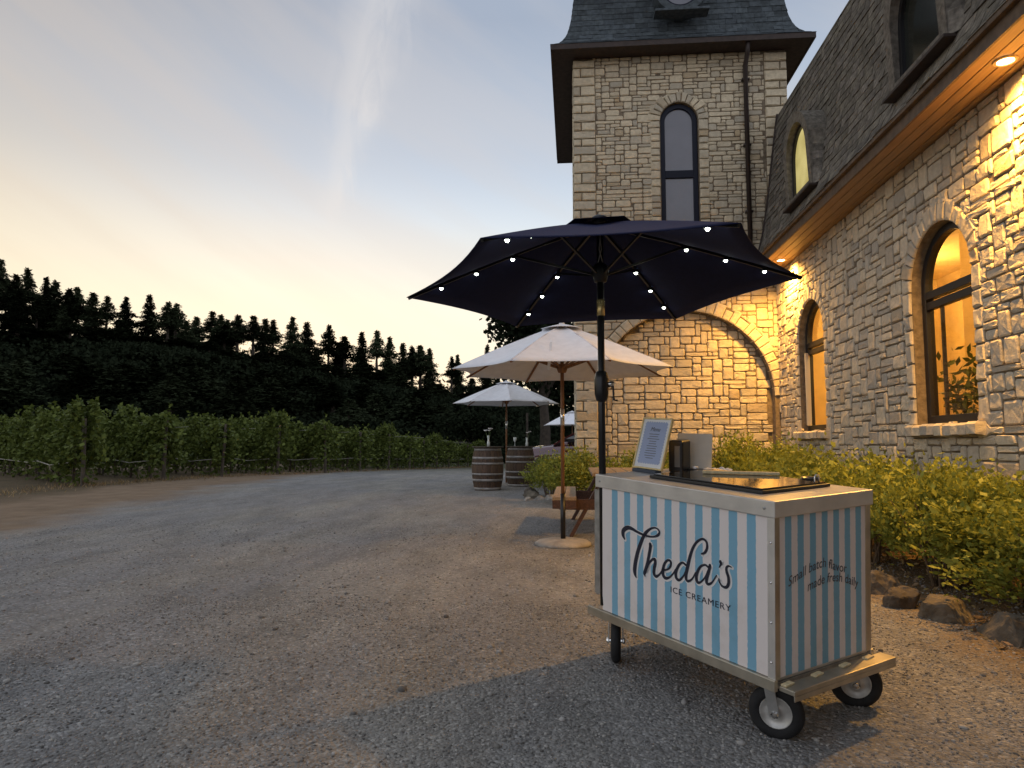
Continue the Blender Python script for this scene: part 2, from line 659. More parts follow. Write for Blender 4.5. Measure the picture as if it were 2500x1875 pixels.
ths = np.radians(np.linspace(-75, 75, 121))
rs = np.concatenate([np.linspace(55, 170, 48), np.linspace(180, 420, 14)])
TH, RR = np.meshgrid(ths, rs, indexing='ij')
HX, HY = RR * np.sin(TH), RR * np.cos(TH)
HZ_ = hill_z(HX, HY) + 0.5 * np.sin(HX * .31) * np.sin(HY * .27) * sm(62, 90, RR)
V = np.stack([HX, HY, HZ_], -1).reshape(-1, 3)
nx, ny = HX.shape
ii, jj = np.meshgrid(np.arange(nx - 1), np.arange(ny - 1), indexing='ij')
a = (ii * ny + jj).ravel()
F = np.stack([a, a + ny, a + ny + 1, a + 1], -1)
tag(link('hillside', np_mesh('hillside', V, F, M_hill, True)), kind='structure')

# pebbles: loose stones standing proud of the drive
bm = bmesh.new()
bmesh.ops.create_icosphere(bm, subdivisions=1, radius=1)
PV = np.array([v.co[:] for v in bm.verts])
PF = np.array([[v.index for v in f.verts] for f in bm.faces])
bm.free()


def scatter_pebbles(n, x0, x1, y0, y1, smin, smax, power=1.0):
    u = nrs.rand(n) ** power
    y = y0 + (y1 - y0) * u
    x = x0 + (x1 - x0) * nrs.rand(n)
    return x, y, smin + (smax - smin) * nrs.rand(n) ** 2.5


xs, ys, ss = [], [], []
for args in ((40000, -3.2, 3.0, 2.2, 5.2, .0028, .0085), (17000, -7, 3.2, 5.0, 10, .004, .010), (1800, -5, 4, 2.2, 12, .007, .014), (260, -4, 3, 2.3, 9, .013, .024)):
    x, y, s_ = scatter_pebbles(*args)
    xs.append(x)
    ys.append(y)
    ss.append(s_)
xs, ys, ss = map(np.concatenate, (xs, ys, ss))
# keep what the camera could see
angv = np.arctan2(xs, ys)
ok = (angv > -.80) & (angv < .62)
xs, ys, ss = xs[ok], ys[ok], ss[ok]
n = len(xs)
an = nrs.rand(n) * 2 * PI
sc3 = np.stack([ss * (0.8 + .6 * nrs.rand(n)), ss * (0.7 + .5 * nrs.rand(n)), ss * (0.45 + .4 * nrs.rand(n))], -1)
Q = PV[None] * (1 + .22 * (nrs.rand(n, len(PV), 1) - .5)) * sc3[:, None, :]
ca, sa = np.cos(an)[:, None], np.sin(an)[:, None]
Q = np.stack([Q[..., 0] * ca - Q[..., 1] * sa, Q[..., 0] * sa + Q[..., 1] * ca, Q[..., 2]], -1)
Q += np.stack([xs, ys, gz(xs, ys) + sc3[:, 2] * .25], -1)[:, None, :]
F = (PF[None] + (np.arange(n) * len(PV))[:, None, None]).reshape(-1, 3)
tag(link('gravel', np_mesh('gravel', Q.reshape(-1, 3), F, M_pebble)), kind='stuff')


# ------------------------------------------------------------------ leaves
def leaf_quads(P, L, Wd, nrm=None, droop=0.0):
    """rhombic leaves with a slight fold at points P"""
    P = np.asarray(P, float)
    n = len(P)
    d = nrs.normal(size=(n, 3))
    if nrm is not None:
        d = d * .8 + nrm
    d[:, 2] -= droop
    d /= np.linalg.norm(d, axis=1, keepdims=True)
    k = nrs.normal(size=(n, 3))
    s = np.cross(d, k)
    s /= np.linalg.norm(s, axis=1, keepdims=True) + 1e-9
    L = np.broadcast_to(L, (n,))[:, None] * (.7 + .6 * nrs.rand(n, 1))
    Wd = np.broadcast_to(Wd, (n,))[:, None] * (.7 + .6 * nrs.rand(n, 1))
    V = np.stack([P, P + d * L * .5 + s * Wd * .5, P + d * L, P + d * L * .5 - s * Wd * .5], 1)
    F = np.arange(4 * n).reshape(-1, 4)
    return V.reshape(-1, 3), F


# woodland filling the slope below the ridge: one dark mass nobody could count
def woodland():
    Ps = []
    nb = 1500
    azs = np.radians(nrs.uniform(-52, 8, nb))
    rr = nrs.uniform(66, 150, nb) ** 1.0
    for A, r_ in zip(azs, rr):
        x, y = r_ * math.sin(A), r_ * math.cos(A)
        z0 = float(hill_z(x, y))
        crest = np.interp(A, CREST_AZ, CREST_H)
        hmax = 3.4 if A < R(-6) else 2.8
        if r_ > 125:
            hmax = 2.2
        hgt = nrs.uniform(.5, 1) * hmax
        zl = 1.2 + (crest - .4) * r_ / CREST_R
        hgt = max(.4, min(hgt, (zl - z0) / 1.1))
        w = nrs.uniform(1.5, 3.0)
        m = 90
        q = nrs.normal(size=(m, 3))
        q /= np.linalg.norm(q, axis=1, keepdims=True)
        q *= nrs.uniform(.55, 1.05, (m, 1))
        Ps.append(q * [w, w, hgt * .6] + [x, y, z0 + hgt * .45])
    for k in range(70):            # scattered understorey along the crest
        A = R(nrs.uniform(-42, 2))
        r_ = nrs.uniform(143, 154)
        x, y = r_ * math.sin(A), r_ * math.cos(A)
        q = nrs.normal(size=(70, 3))
        q /= np.linalg.norm(q, axis=1, keepdims=True)
        w, hgt = nrs.uniform(1.2, 3.2), nrs.uniform(1.2, 4.5)
        Ps.append(q * nrs.uniform(.4, 1, (70, 1)) * [w, w, hgt * .6] + [x, y, float(hill_z(x, y)) + hgt * .4])
    P = np.concatenate(Ps)
    V, F = leaf_quads(P, .62, .42)
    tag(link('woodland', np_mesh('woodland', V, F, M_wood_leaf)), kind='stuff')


woodland()


# ------------------------------------------------------------------ conifers
def conifer_meshes(seed, bare, wide):
    """unit-ish tree 18 m tall: crown mesh and trunk mesh"""
    rg = np.random.RandomState(seed)
    H = 18.0
    mb = MB()
    bend = rg.uniform(-.3, .3, 2)
    pts = [(bend[0] * (k / 6) ** 2, bend[1] * (k / 6) ** 2, H * k / 6.2) for k in range(7)]
    mb.tube(pts, [.42, .36, .29, .22, .15, .08, .02], 7)
    P, S = [], []
    z = H * bare
    while z < H * .985:
        f = (z - H * bare) / (H * (1 - bare))
        env = wide * (1 - f) ** 1.05 * (0.55 + .45 * min(1, f * 5 + .2)) * (1 + .25 * math.sin(z * 2.1 + seed))
        for b in range(rg.randint(6, 9)):
            if rg.rand() < .14:
                continue
            a = rg.uniform(0, 2 * PI)
            L = env * rg.uniform(.55, 1.15) + .15
            m = max(6, int(L * 11))
            t = rg.uniform(.12, 1, m)
            dz = -.34 * L * t ** 1.4 + .06 * L * t
            wv = .24 * (1.15 - t) * L * rg.uniform(-1, 1, m)
            x = L * t * math.cos(a) - wv * math.sin(a)
            y = L * t * math.sin(a) + wv * math.cos(a)
            P.append(np.stack([x, y, z + dz + rg.uniform(-.1, .1, m)], -1))
        z += rg.uniform(.22, .38)
    # a few dead snags on the bare stem
    for k in range(9):
        zz = rg.uniform(.15, bare + .1) * H
        a = rg.uniform(0, 2 * PI)
        L = rg.uniform(.5, 1.7)
        mb.tube([(0, 0, zz), (L * math.cos(a), L * math.sin(a), zz + rg.uniform(-.3, .4))], [.06, .02], 4, False)
        P.append(np.stack([L * math.cos(a) * rg.uniform(.5, 1, 5), L * math.sin(a) * rg.uniform(.5, 1, 5), zz + rg.uniform(-.3, .3, 5)], -1))
    P = np.concatenate(P)
    V, F = leaf_quads(P, .62, .28, droop=.25)
    crown = np_mesh('crown', V, F, M_needle)
    trunk = bpy.data.meshes.new('trunk')
    trunk.from_pydata(mb.v, [], mb.f)
    trunk.materials.append(M_bark)
    return crown, trunk


CON = [conifer_meshes(3, .50, 3.9), conifer_meshes(8, .20, 3.5), conifer_meshes(21, .54, 3.2), conifer_meshes(33, .14, 4.6), conifer_meshes(47, .26, 3.2), conifer_meshes(52, .46, 4.6)]
rcam = np.array([math.cos(YAW), math.sin(YAW), 0])
fcam = np.array([-math.sin(YAW) * math.cos(PITCH), math.cos(YAW) * math.cos(PITCH), math.sin(PITCH)])
ucam = np.cross(rcam, fcam)


def ray(u, v):
    return fcam + rcam * (u - 1250) / 1733 - ucam * (v - 937.5) / 1733


def at_r(u, v, r):
    d = ray(u, v)
    k = r / math.hypot(d[0], d[1])
    return d * k + np.array([0, 0, CAM_Z])


RIDGE = [(4, 632), (40, 668), (68, 656), (114, 677), (136, 684), (170, 704), (190, 700), (228, 713), (263, 723), (309, 725), (366, 718), (412, 736),
         (431, 740), (480, 772), (519, 760), (540, 769), (555, 779), (582, 768), (620, 770), (649, 777), (668, 781), (715, 774), (750, 785),
         (804, 792), (842, 820), (884, 809), (921, 807), (952, 823), (984, 836), (1006, 844), (1027, 842), (1049, 849), (1103, 871), (1117, 866), (1190, 840)]
ORD = ['first', 'second', 'third', 'fourth', 'fifth', 'sixth', 'seventh', 'eighth', 'ninth', 'tenth', 'eleventh', 'twelfth', 'thirteenth', 'fourteenth']


def conifer(u, vtop, rr, vi, label, group, rel=1.0):
    top = at_r(u, vtop, rr)
    zb = float(hill_z(top[0], top[1])) - .3
    h = top[2] - zb
    t = thing('conifer_tree', label, 'conifer', (top[0], top[1], zb), rnd.uniform(0, 6.28), group)
    cr, tk = CON[vi]
    s = h / 18.0
    w = max(s, .80) * rel * 1.22
    link('trunk', tk, t, scale=(w, w, s))
    link('crown', cr, t, scale=(w, w, s))
    return t


for i, (u, v) in enumerate(RIDGE):
    if i == 0:
        lab = 'tallest dark conifer on the wooded ridge, at its far left end'
    elif u == 1190:
        lab = 'slender conifer spire rising above the white canopy beside the dark oak'
    elif u == 1117:
        lab = 'last dark conifer on the ridge before the white umbrellas'
    else:
        lab = 'dark conifer silhouetted against the sunset along the wooded ridge'
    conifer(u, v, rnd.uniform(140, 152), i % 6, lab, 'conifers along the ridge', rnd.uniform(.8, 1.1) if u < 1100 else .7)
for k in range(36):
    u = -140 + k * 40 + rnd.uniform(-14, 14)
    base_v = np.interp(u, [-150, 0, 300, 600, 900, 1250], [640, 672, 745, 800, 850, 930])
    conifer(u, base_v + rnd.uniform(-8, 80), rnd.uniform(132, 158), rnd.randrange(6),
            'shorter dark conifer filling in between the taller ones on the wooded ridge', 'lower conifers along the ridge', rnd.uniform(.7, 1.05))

for k in range(95):
    u = -160 + k * 15 + rnd.uniform(-14, 14)
    base_v = np.interp(u, [-150, 0, 300, 600, 900, 1250], [800, 815, 835, 862, 905, 985])
    f_ = rnd.random() ** .8
    conifer(u, base_v - 22 + 95 * f_ + rnd.uniform(-14, 14), 142 - 62 * f_, rnd.randrange(6), 'dark conifer among many on the shaded slope behind the vines', 'conifers on the shaded slope', rnd.uniform(1.0, 1.4))


# ------------------------------------------------------------------ broadleaf trees behind the umbrellas
def broadleaf(label, x, y, zb, h, w, n, leafm, group=None, seed=5):
    rg = np.random.RandomState(seed)
    t = thing('oak_tree', label, 'tree', (x, y, zb), 0, group)
    mb = MB()
    mb.tube([(0, 0, 0), (.1, .05, h * .2), (-.05, .1, h * .42)], [h * .035, h * .028, h * .02], 8)
    P = []
    for k in range(16):
        a = rg.uniform(0, 2 * PI)
        e = rg.uniform(.1, 1)
        c = np.array([w * .62 * e * math.cos(a), w * .62 * e * math.sin(a), h * rg.uniform(.35, .86)])
        mb.tube([(0, 0, h * .36), tuple(c * [.5, .5, .85]), tuple(c)], [h * .014, h * .008, h * .003], 5, False)
        m = n // 16
        q = rg.normal(size=(m, 3))
        q /= np.linalg.norm(q, axis=1, keepdims=True)
        q *= rg.uniform(.35, 1.05, (m, 1))
        P.append(q * [w * .36, w * .36, h * .17] + c)
    mb.build('trunk', M_bark, t, True, world=False)
    V, F = leaf_quads(np.concatenate(P), .34, .22)
    link('crown', np_mesh('crown', V, F, leafm), t)
    return t


broadleaf('big dark oak crown rising behind the top of the nearest white umbrella', -1.7, 41, -.3, 11.2, 4.6, 8000, M_wood_leaf, seed=5)
broadleaf('round dark tree standing behind the far white umbrella at the tower corner', 1.2, 46, -.4, 6.6, 4.6, 5000, M_wood_leaf, seed=9)
broadleaf('low dark tree across the meadow to the left of the wine barrels', -8.5, 60, -.6, 4.6, 4.2, 3600, M_wood_leaf, seed=13)


# ------------------------------------------------------------------ vineyard
VDIR = math.atan2(.66, -.75)


def vine_mesh(seed, L=15.0):
    rg = np.random.RandomState(seed)
    P = []
    n = 15000
    nv = int(L / 1.6)
    ck = np.floor(rg.rand(n) ** 1.2 * nv) * 1.6 + .42
    ds = rg.normal(size=n) * .46
    s = ck + ds
    top = 1.92 + (.30 * np.sin(s * 1.9 + seed) + .12 * np.sin(s * .8 + 2 * seed)) + .14 * np.sin(s * 4.7 + seed * 2)
    top = top + .10 - .42 * np.clip(ds / .8, -1.2, 1.2) ** 2
    bot = .62 + .16 * np.sin(s * 2.6 + seed * 3)
    zf = rg.rand(n) ** .8
    z = bot + (top - bot) * zf
    wid = .36 + .16 * np.sin(s * 2.2 + seed) * np.sin(z * 3)
    sgn = np.where(rg.rand(n) < .5, -1, 1)
    y = sgn * wid * (1 - .55 * zf ** 3) * rg.uniform(.45, 1.08, n)
    P.append(np.stack([s, y, z], -1))
    m = 800          # suckers and weeds low under the canopy
    s2 = rg.rand(m) ** 1.1 * L - .2
    P.append(np.stack([s2, rg.normal(size=m) * .22, rg.uniform(.02, .75, m)], -1))
    # shoots standing out of the top and hanging from the sides
    for k in range(70):
        s0 = rg.uniform(0, L)
        ln = rg.uniform(.2, .55)
        m = 12
        t = np.linspace(0, 1, m)
        up = rg.rand() < .5
        x = s0 + rg.uniform(-.2, .2) * t
        yy = rg.uniform(-.3, .3) + rg.uniform(-.35, .35) * t
        zz = (1.9 + ln * t) if up else (1.0 - ln * t)
        P.append(np.stack([x, yy, zz], -1))
    V, F = leaf_quads(np.concatenate(P), .125, .105, droop=.35)
    return np_mesh('foliage', V, F, M_vine_leaf)


def vine_wood_mesh(seed, L=15.0):
    rg = random.Random(seed)
    mb = MB()
    s = .9
    while s < L:
        b = rg.uniform(-.12, .12)
        mb.tube([(s, 0, -.1), (s + b, .03, .35), (s + b * .4, 0, .72), (s + b, .02, .95)], [.045, .038, .034, .03], 6)
        mb.tube([(s + b, .02, .88), (s + b + .45, 0, .95), (s + b + .8, 0, .93)], [.022, .018, .012], 5)
        mb.tube([(s + b, .02, .88), (s + b - .45, 0, .95), (s + b - .8, 0, .93)], [.022, .018, .012], 5)
        s += rg.uniform(1.4, 1.8)
    me = bpy.data.meshes.new('trunks')
    me.from_pydata(mb.v, [], mb.f)
    me.materials.append(M_vine_wood)
    return me


VFOL = [vine_mesh(s) for s in (1, 2, 4)]
VWOOD = [vine_wood_mesh(s) for s in (1, 2, 3)]
mb = MB()
mb.tube([(0, 0, -.25), (0, 0, 1.95)], [.06, .055], 9)
VPOST = mb.build('end_post', M_post, None)
mb = MB()
mb.tube([(-.1, .34, .56), (1.0, .42, .50), (1.6, .40, .47), (3.2, .42, .55), (5, .38, .48), (9, .4, .5), (15, .4, .5)], .012, 5)
VHOSE = mb.build('drip_hose', M_wire, None)
mb = MB()
for z in (1.25, 1.65):
    mb.tube([(0, 0, z), (15, 0, z)], .005, 4)
VWIRE = mb.build('trellis_wire', M_wire, None)
mb = MB()
mb.tube([(0, 0, -.2), (0, 0, 1.75)], .035, 7)
VMID = mb.build('line_post', M_post, None)
TEMPL = [VPOST, VHOSE, VWIRE, VMID]
VPOS = [(-11.66, 16.1), (-11.52, 19.2), (-11.25, 22), (-10.39, 24.3), (-9.48, 26.6), (-8.94, 29.2), (-8.41, 31.9), (-8.16, 34.9), (-7.89, 37.2), (-7.69, 39.7), (-7.45, 42.2), (-6.96, 46.5), (-6.56, 50.5)]
for i, (x, y) in enumerate(VPOS):
    if i == 0:
        lab = 'grapevine row nearest the camera, with the tallest foliage at the left of the drive'
    elif i == len(VPOS) - 1:
        lab = 'farthest grapevine row, ending just behind the wine barrels'
    else:
        lab = 'leafy grapevine row with wooden end post, %s back along the drive' % ORD[i]
    t = thing('vine_row', lab, 'vine row', (x, y, float(gz(x, y))), VDIR + R(rnd.uniform(-2, 2)), 'grapevine rows beside the drive')
    hs = [.86, .93, .90, .93, .97, .88, .88, .82, .82, .82, .80, .78, .78][i]
    link('foliage', VFOL[i % 3], t, scale=(1, 1, hs))
    link('trunks', VWOOD[i % 3], t)
    link('end_post', VPOST.data, t, loc=(-.05, 0, 0), scale=(.85, .85, hs * .96), rot=(R(rnd.uniform(-3, 3)), R(rnd.uniform(-4, 3)), 0))
    link('drip_hose', VHOSE.data, t)
    link('trellis_wire', VWIRE.data, t)
    for d in (5.5, 11):
        link('line_post', VMID.data, t, loc=(d, 0, 0), scale=(1, 1, hs))
for o in TEMPL:
    bpy.data.objects.remove(o)

# dry grass along the foot of the vines
n = 5000
k = nrs.rand(n)
yy = 9 + 40 * k ** 1.5
xx = np.interp(yy, [9, 13.2, 22, 30, 42, 50], [-12.0, -11.8, -11.2, -8.7, -7.5, -6.6]) + nrs.normal(size=n) * .45 - .15
P = np.stack([xx, yy, gz(xx, yy) - .01], -1)
d = np.stack([nrs.normal(size=n) * .5, nrs.normal(size=n) * .5, np.ones(n)], -1)
d /= np.linalg.norm(d, axis=1, keepdims=True)
s_ = np.stack([nrs.normal(size=n), nrs.normal(size=n), np.zeros(n)], -1)
s_ /= np.linalg.norm(s_, axis=1, keepdims=True)
L = nrs.uniform(.04, .15, (n, 1))
V = np.stack([P - s_ * .008, P + s_ * .008, P + d * L], 1).reshape(-1, 3)
tag(link('dry_grass', np_mesh('dry_grass', V, np.arange(3 * n).reshape(-1, 3), M_straw)), kind='stuff')
# ------------------------------------------------------------------ stonework
def stone_material(name, c1, c2, c3):
    m, t, b = new_mat(name)
    b.inputs['Roughness'].default_value = 0.88
    b.inputs['Specular IOR Level'].default_value = 0.25
    oi = nd(t, 'ShaderNodeObjectInfo')
    ge = nd(t, 'ShaderNodeNewGeometry')
    v = mth(t, 'FRACT', mth(t, 'ADD', oi.outputs['Random'], ge.outputs['Random Per Island']))
    c = ramp(t, v, [(0.0, c1), (0.45, c2), (0.75, c3), (0.9, tuple(x * y for x, y in zip(c3, (.82, .84, .88)))), (1.0, tuple(x * y for x, y in zip(c2, (.80, .72, .62))))])
    n = nd(t, 'ShaderNodeTexNoise')
    n.inputs['Scale'].default_value = 16
    n.inputs['Detail'].default_value = 6
    tcn = nd(t, 'ShaderNodeTexCoord')
    P = tcn.outputs['Object']
    # offset the noise per stone so shared coordinates never repeat
    va = nd(t, 'ShaderNodeVectorMath')
    va.operation = 'ADD'
    t.links.new(P, va.inputs[0])
    cx = nd(t, 'ShaderNodeCombineXYZ')
    t.links.new(mth(t, 'MULTIPLY', oi.outputs['Random'], 37.0), cx.inputs[0])
    t.links.new(cx.outputs[0], va.inputs[1])
    P = va.outputs[0]
    t.links.new(P, n.inputs['Vector'])
    c = mixc(t, mth(t, 'MULTIPLY', ramp(t, n.outputs[0], [(0.35, 0.0), (0.7, 1.0)]), 0.45), c, tuple(x * .55 for x in c2))
    t.links.new(c, b.inputs['Base Color'])
    n2 = nd(t, 'ShaderNodeTexNoise')
    n2.inputs['Scale'].default_value = 11
    n2.inputs['Detail'].default_value = 6
    n2.inputs['Roughness'].default_value = .62
    t.links.new(P, n2.inputs['Vector'])
    bp = nd(t, 'ShaderNodeBump')
    bp.inputs['Strength'].default_value = 0.75
    bp.inputs['Distance'].default_value = 0.025
    t.links.new(n2.outputs[0], bp.inputs['Height'])
    t.links.new(bp.outputs[0], b.inputs['Normal'])
    return m


M_stone_t = stone_material('tower_stone', (0.70, 0.60, 0.43), (0.63, 0.54, 0.39), (0.54, 0.475, 0.36))
M_stone_w = stone_material('wing_stone', (0.67, 0.58, 0.44), (0.60, 0.525, 0.41), (0.51, 0.46, 0.385))
M_mortar = mat('mortar', (0.20, 0.16, 0.115), 0.95, var=0.3, scale=14, bump=0.5, spec=0.1)
M_shingle = mat('roof_shingle', (0.155, 0.138, 0.115), 0.9, var=0.35, scale=18, bump=0.4, spec=0.15, rand=0.3)
M_shingle_t = mat('tower_shingle', (0.064, 0.076, 0.084), 0.85, var=0.3, scale=14, bump=0.3, spec=0.2, rand=0.28)
M_trim = mat('dark_trim', (0.040, 0.026, 0.021), 0.7, var=0.3, scale=12)
M_fascia = mat('fascia', (0.105, 0.070, 0.046), 0.7, var=0.3, scale=12)
M_soffit = mat('soffit_wood', (0.30, 0.185, 0.095), 0.55, var=0.2, scale=7, stretch=(6, .5, 6), bump=0.1, rand=0.06)
M_frame = mat('window_frame', (0.010, 0.010, 0.012), 0.45)
M_frame_blue = mat('tower_window_frame', (0.004, 0.006, 0.018), 0.5, spec=.25)
M_pipe = mat('downpipe', (0.045, 0.033, 0.030), 0.5, metal=0.3)


def glass_mat(name, tint, refl_rough=0.02, mix=0.7):
    m, t, b = new_mat(name)
    tr = nd(t, 'ShaderNodeBsdfTransparent')
    tr.inputs[0].default_value = (*tint, 1)
    gl = nd(t, 'ShaderNodeBsdfGlossy')
    gl.inputs['Roughness'].default_value = refl_rough
    ge = nd(t, 'ShaderNodeNewGeometry')
    dt = nd(t, 'ShaderNodeVectorMath')
    dt.operation = 'DOT_PRODUCT'
    t.links.new(ge.outputs['Incoming'], dt.inputs[0])
    t.links.new(ge.outputs['Normal'], dt.inputs[1])
    cosv = mth(t, 'ABSOLUTE', dt.outputs['Value'])
    schlick = mth(t, 'MULTIPLY_ADD', mth(t, 'POWER', mth(t, 'SUBTRACT', 1.0, cosv, clamp=True), 5.0), 0.95, 0.045)
    ms = nd(t, 'ShaderNodeMixShader')
    t.links.new(mth(t, 'MULTIPLY', schlick, mix), ms.inputs[0])
    t.links.new(tr.outputs[0], ms.inputs[1])
    t.links.new(gl.outputs[0], ms.inputs[2])
    t.links.new(ms.outputs[0], t.nodes['Material Output'].inputs[0])
    return m


M_glass = glass_mat('window_glass', (0.93, 0.90, 0.82))
M_tglass = mat('tower_glass', (0.095, 0.095, 0.12), 0.16, var=0.25, scale=1.2, spec=1.0)

TW_Y = 13.5     # tower front plane
WG_X = 3.82     # wing wall plane


def ft(u, z, d):          # tower front: d outward towards the camera
    return (u, TW_Y - d, z)


def fw(u, z, d):          # wing wall: u runs along Y, d outward towards -X
    return (WG_X - d, u, z)


class Shape:
    """arched opening; pushes points out of its outline"""

    def __init__(s, cx, hw, z0, zs, r=None, sq=False):
        s.cx, s.hw, s.z0, s.zs, s.r = cx, hw, z0, zs, r or hw

    def inside(s, u, z):
        if z < s.z0:
            return False
        if z <= s.zs:
            return abs(u - s.cx) < s.hw
        return math.hypot(u - s.cx, z - s.zs) < s.r

    def push(s, u, z):
        if not s.inside(u, z):
            return u, z
        if z <= s.zs:
            dx = s.hw - abs(u - s.cx)
            if z - s.z0 < dx and s.z0 > 0.4:
                return u, s.z0
            return s.cx + math.copysign(s.hw, u - s.cx), z
        k = s.r / max(1e-4, math.hypot(u - s.cx, z - s.zs))
        return s.cx + (u - s.cx) * k, s.zs + (z - s.zs) * k


class Rect:
    def __init__(s, u0, u1, z0, z1):
        s.b = (u0, u1, z0, z1)

    def inside(s, u, z):
        a = s.b
        return a[0] < u < a[1] and a[2] < z < a[3]

    def push(s, u, z):
        if not s.inside(u, z):
            return u, z
        a = s.b
        c = [(u - a[0], (a[0], z)), (a[1] - u, (a[1], z)), (z - a[2], (u, a[2])), (a[3] - z, (u, a[3]))]
        return min(c)[1]


def pack(u0, u1, z0, z1, cw, ch, sizes, excl, rg, gap=.007, keep=None):
    """random rubble: rectangles of whole cells on an uneven lattice, corners jittered"""
    def lines(a, b, s):
        n = max(1, round((b - a) / s))
        L = [a + (b - a) * i / n for i in range(n + 1)]
        return [L[0]] + [x + rg.uniform(-.22, .22) * s for x in L[1:-1]] + [L[-1]]
    us, zs = lines(u0, u1, cw), lines(z0, z1, ch)
    nu, nz = len(us) - 1, len(zs) - 1
    occ = [[False] * nz for _ in range(nu)]
    out = []
    tot = sum(w for _, _, w in sizes)
    for j in range(nz):
        i = 0
        while i < nu:
            if occ[i][j]:
                i += 1
                continue
            r = rg.uniform(0, tot)
            for (w, h, p) in sizes:
                r -= p
                if r <= 0:
                    break
            k = 0
            while k < w and i + k < nu and not occ[i + k][j]:
                k += 1
            w = k
            h = min(h, nz - j)
            for a in range(w):
                for b in range(h):
                    occ[i + a][j + b] = True
            A, B, Cc, D = us[i], us[i + w], zs[j], zs[j + h]
            i += w
            cu, cz = (A + B) / 2, (Cc + D) / 2
            if all(any(e.inside(*p) for e in excl) for p in ((A, Cc), (B, Cc), (B, D), (A, D), (cu, cz))):
                continue
            if keep and not keep.inside(cu, cz):
                continue
            g = gap / 2
            jx, jz = min(.014, (B - A) * .06), min(.010, (D - Cc) * .07)
            cor = [(A + g + rg.uniform(0, jx), Cc + g + rg.uniform(0, jz)), (B - g - rg.uniform(0, jx), Cc + g + rg.uniform(0, jz)),
                   (B - g - rg.uniform(0, jx), D - g - rg.uniform(0, jz)), (A + g + rg.uniform(0, jx), D - g - rg.uniform(0, jz))]
            poly = []
            for q in range(4):
                p0, p1 = cor[q], cor[(q + 1) % 4]
                ln = math.hypot(p1[0] - p0[0], p1[1] - p0[1])
                touch = any(e.inside(*p) for e in excl for p in cor)
                m = 5 if touch else 2
                c0 = min(.18, .02 / ln)
                for s in range(m):
                    t = c0 + (1 - 2 * c0) * s / (m - 1) if m > 1 else .5
                    poly.append((p0[0] + (p1[0] - p0[0]) * t, p0[1] + (p1[1] - p0[1]) * t))
            if any(e.inside(*p) for e in excl for p in poly):
                ctr = (cu, cz)
                new = []
                for p in poly:
                    for e in excl:
                        if e.inside(*p):
                            p = e.push(*p)
                    if not new or math.hypot(p[0] - new[-1][0], p[1] - new[-1][1]) > .004:
                        new.append(p)
                poly = new
            if keep and any(not keep.inside(*p) for p in poly):
                new = []
                for p in poly:
                    if not keep.inside(*p):
                        if p[1] > keep.zs:
                            k2 = (keep.r - g) / math.hypot(p[0] - keep.cx, p[1] - keep.zs)
                            p = (keep.cx + (p[0] - keep.cx) * k2, keep.zs + (p[1] - keep.zs) * k2)
                        else:
                            p = (keep.cx + math.copysign(keep.hw - g, p[0] - keep.cx), p[1])
                    if not new or math.hypot(p[0] - new[-1][0], p[1] - new[-1][1]) > .004:
                        new.append(p)
                poly = new
            if len(poly) >= 4:
                ar = abs(sum(poly[q][0] * poly[(q + 1) % len(poly)][1] - poly[(q + 1) % len(poly)][0] * poly[q][1] for q in range(len(poly)))) / 2
                if ar > .0030:
                    out.append(poly)
    return out


def stone_geo(poly, back, proud, fn, rg, rough=1.0):
    """one split-faced stone: side wall, worn arris and an uneven face"""
    n = len(poly)
    cu = sum(p[0] for p in poly) / n
    cz = sum(p[1] for p in poly) / n
    d1 = proud * rg.uniform(.35, .6)
    vv = [fn(u, z, back) for u, z in poly]
    vv += [fn(u, z, d1 + rg.uniform(-.004, .004) * rough) for u, z in poly]
    w = min(max(p[0] for p in poly) - min(p[0] for p in poly), max(p[1] for p in poly) - min(p[1] for p in poly))
    for u, z in poly:
        dd = math.hypot(cu - u, cz - z) + 1e-6
        k = min(.4, (.055 * w + .010) / dd) * rg.uniform(.7, 1.5)
        vv.append(fn(u + (cu - u) * k, z + (cz - z) * k, proud * rg.uniform(.82, 1.10) + rg.uniform(-.006, .006) * rough))
    vv.append(fn(cu + rg.uniform(-.2, .2) * w, cz + rg.uniform(-.15, .15) * w, proud * rg.uniform(.8, 1.15)))
    ff = []
    for i in range(n):
        j = (i + 1) % n
        ff += [(i, j, n + j, n + i), (n + i, n + j, 2 * n + j, 2 * n + i), (2 * n + i, 2 * n + j, 3 * n)]
    return vv, ff


def emit_pieces(name, geos, m, parent, limit=298, smooth=False):
    """the pieces that show largest become parts of their own, the rest one joined part"""
    sc = []
    for k, (vv, ff) in enumerate(geos):
        pr = [project(v) for v in vv]
        if any(p is None for p in pr):
            sc.append((0, k))
            continue
        xs_, ys_ = [p[0] for p in pr], [p[1] for p in pr]
        A = (min(2500, max(xs_)) - max(0, min(xs_))), (min(1875, max(ys_)) - max(0, min(ys_)))
        sc.append((A[0] * A[1] if A[0] > 0 and A[1] > 0 else 0, k))
    sc.sort(reverse=True)
    off = WORLD_OFF.get(parent.name, Vector((0, 0, 0)))
    rest = MB()
    for q, (s, k) in enumerate(sc):
        vv, ff = geos[k]
        if q < limit and s > 0:
            c = Vector((0, 0, 0))
            for v in vv:
                c += Vector(v)
            c /= len(vv)
            me = bpy.data.meshes.new(name)
            me.from_pydata([tuple(Vector(v) - c) for v in vv], [], ff)
            fix_normals(me)
            me.materials.append(m)
            o = link(name, me, parent, loc=c - off)
        else:
            rest.add(vv, ff)
    if rest.v:
        o = rest.build(name, m, parent)
        o['kind'] = 'stuff'


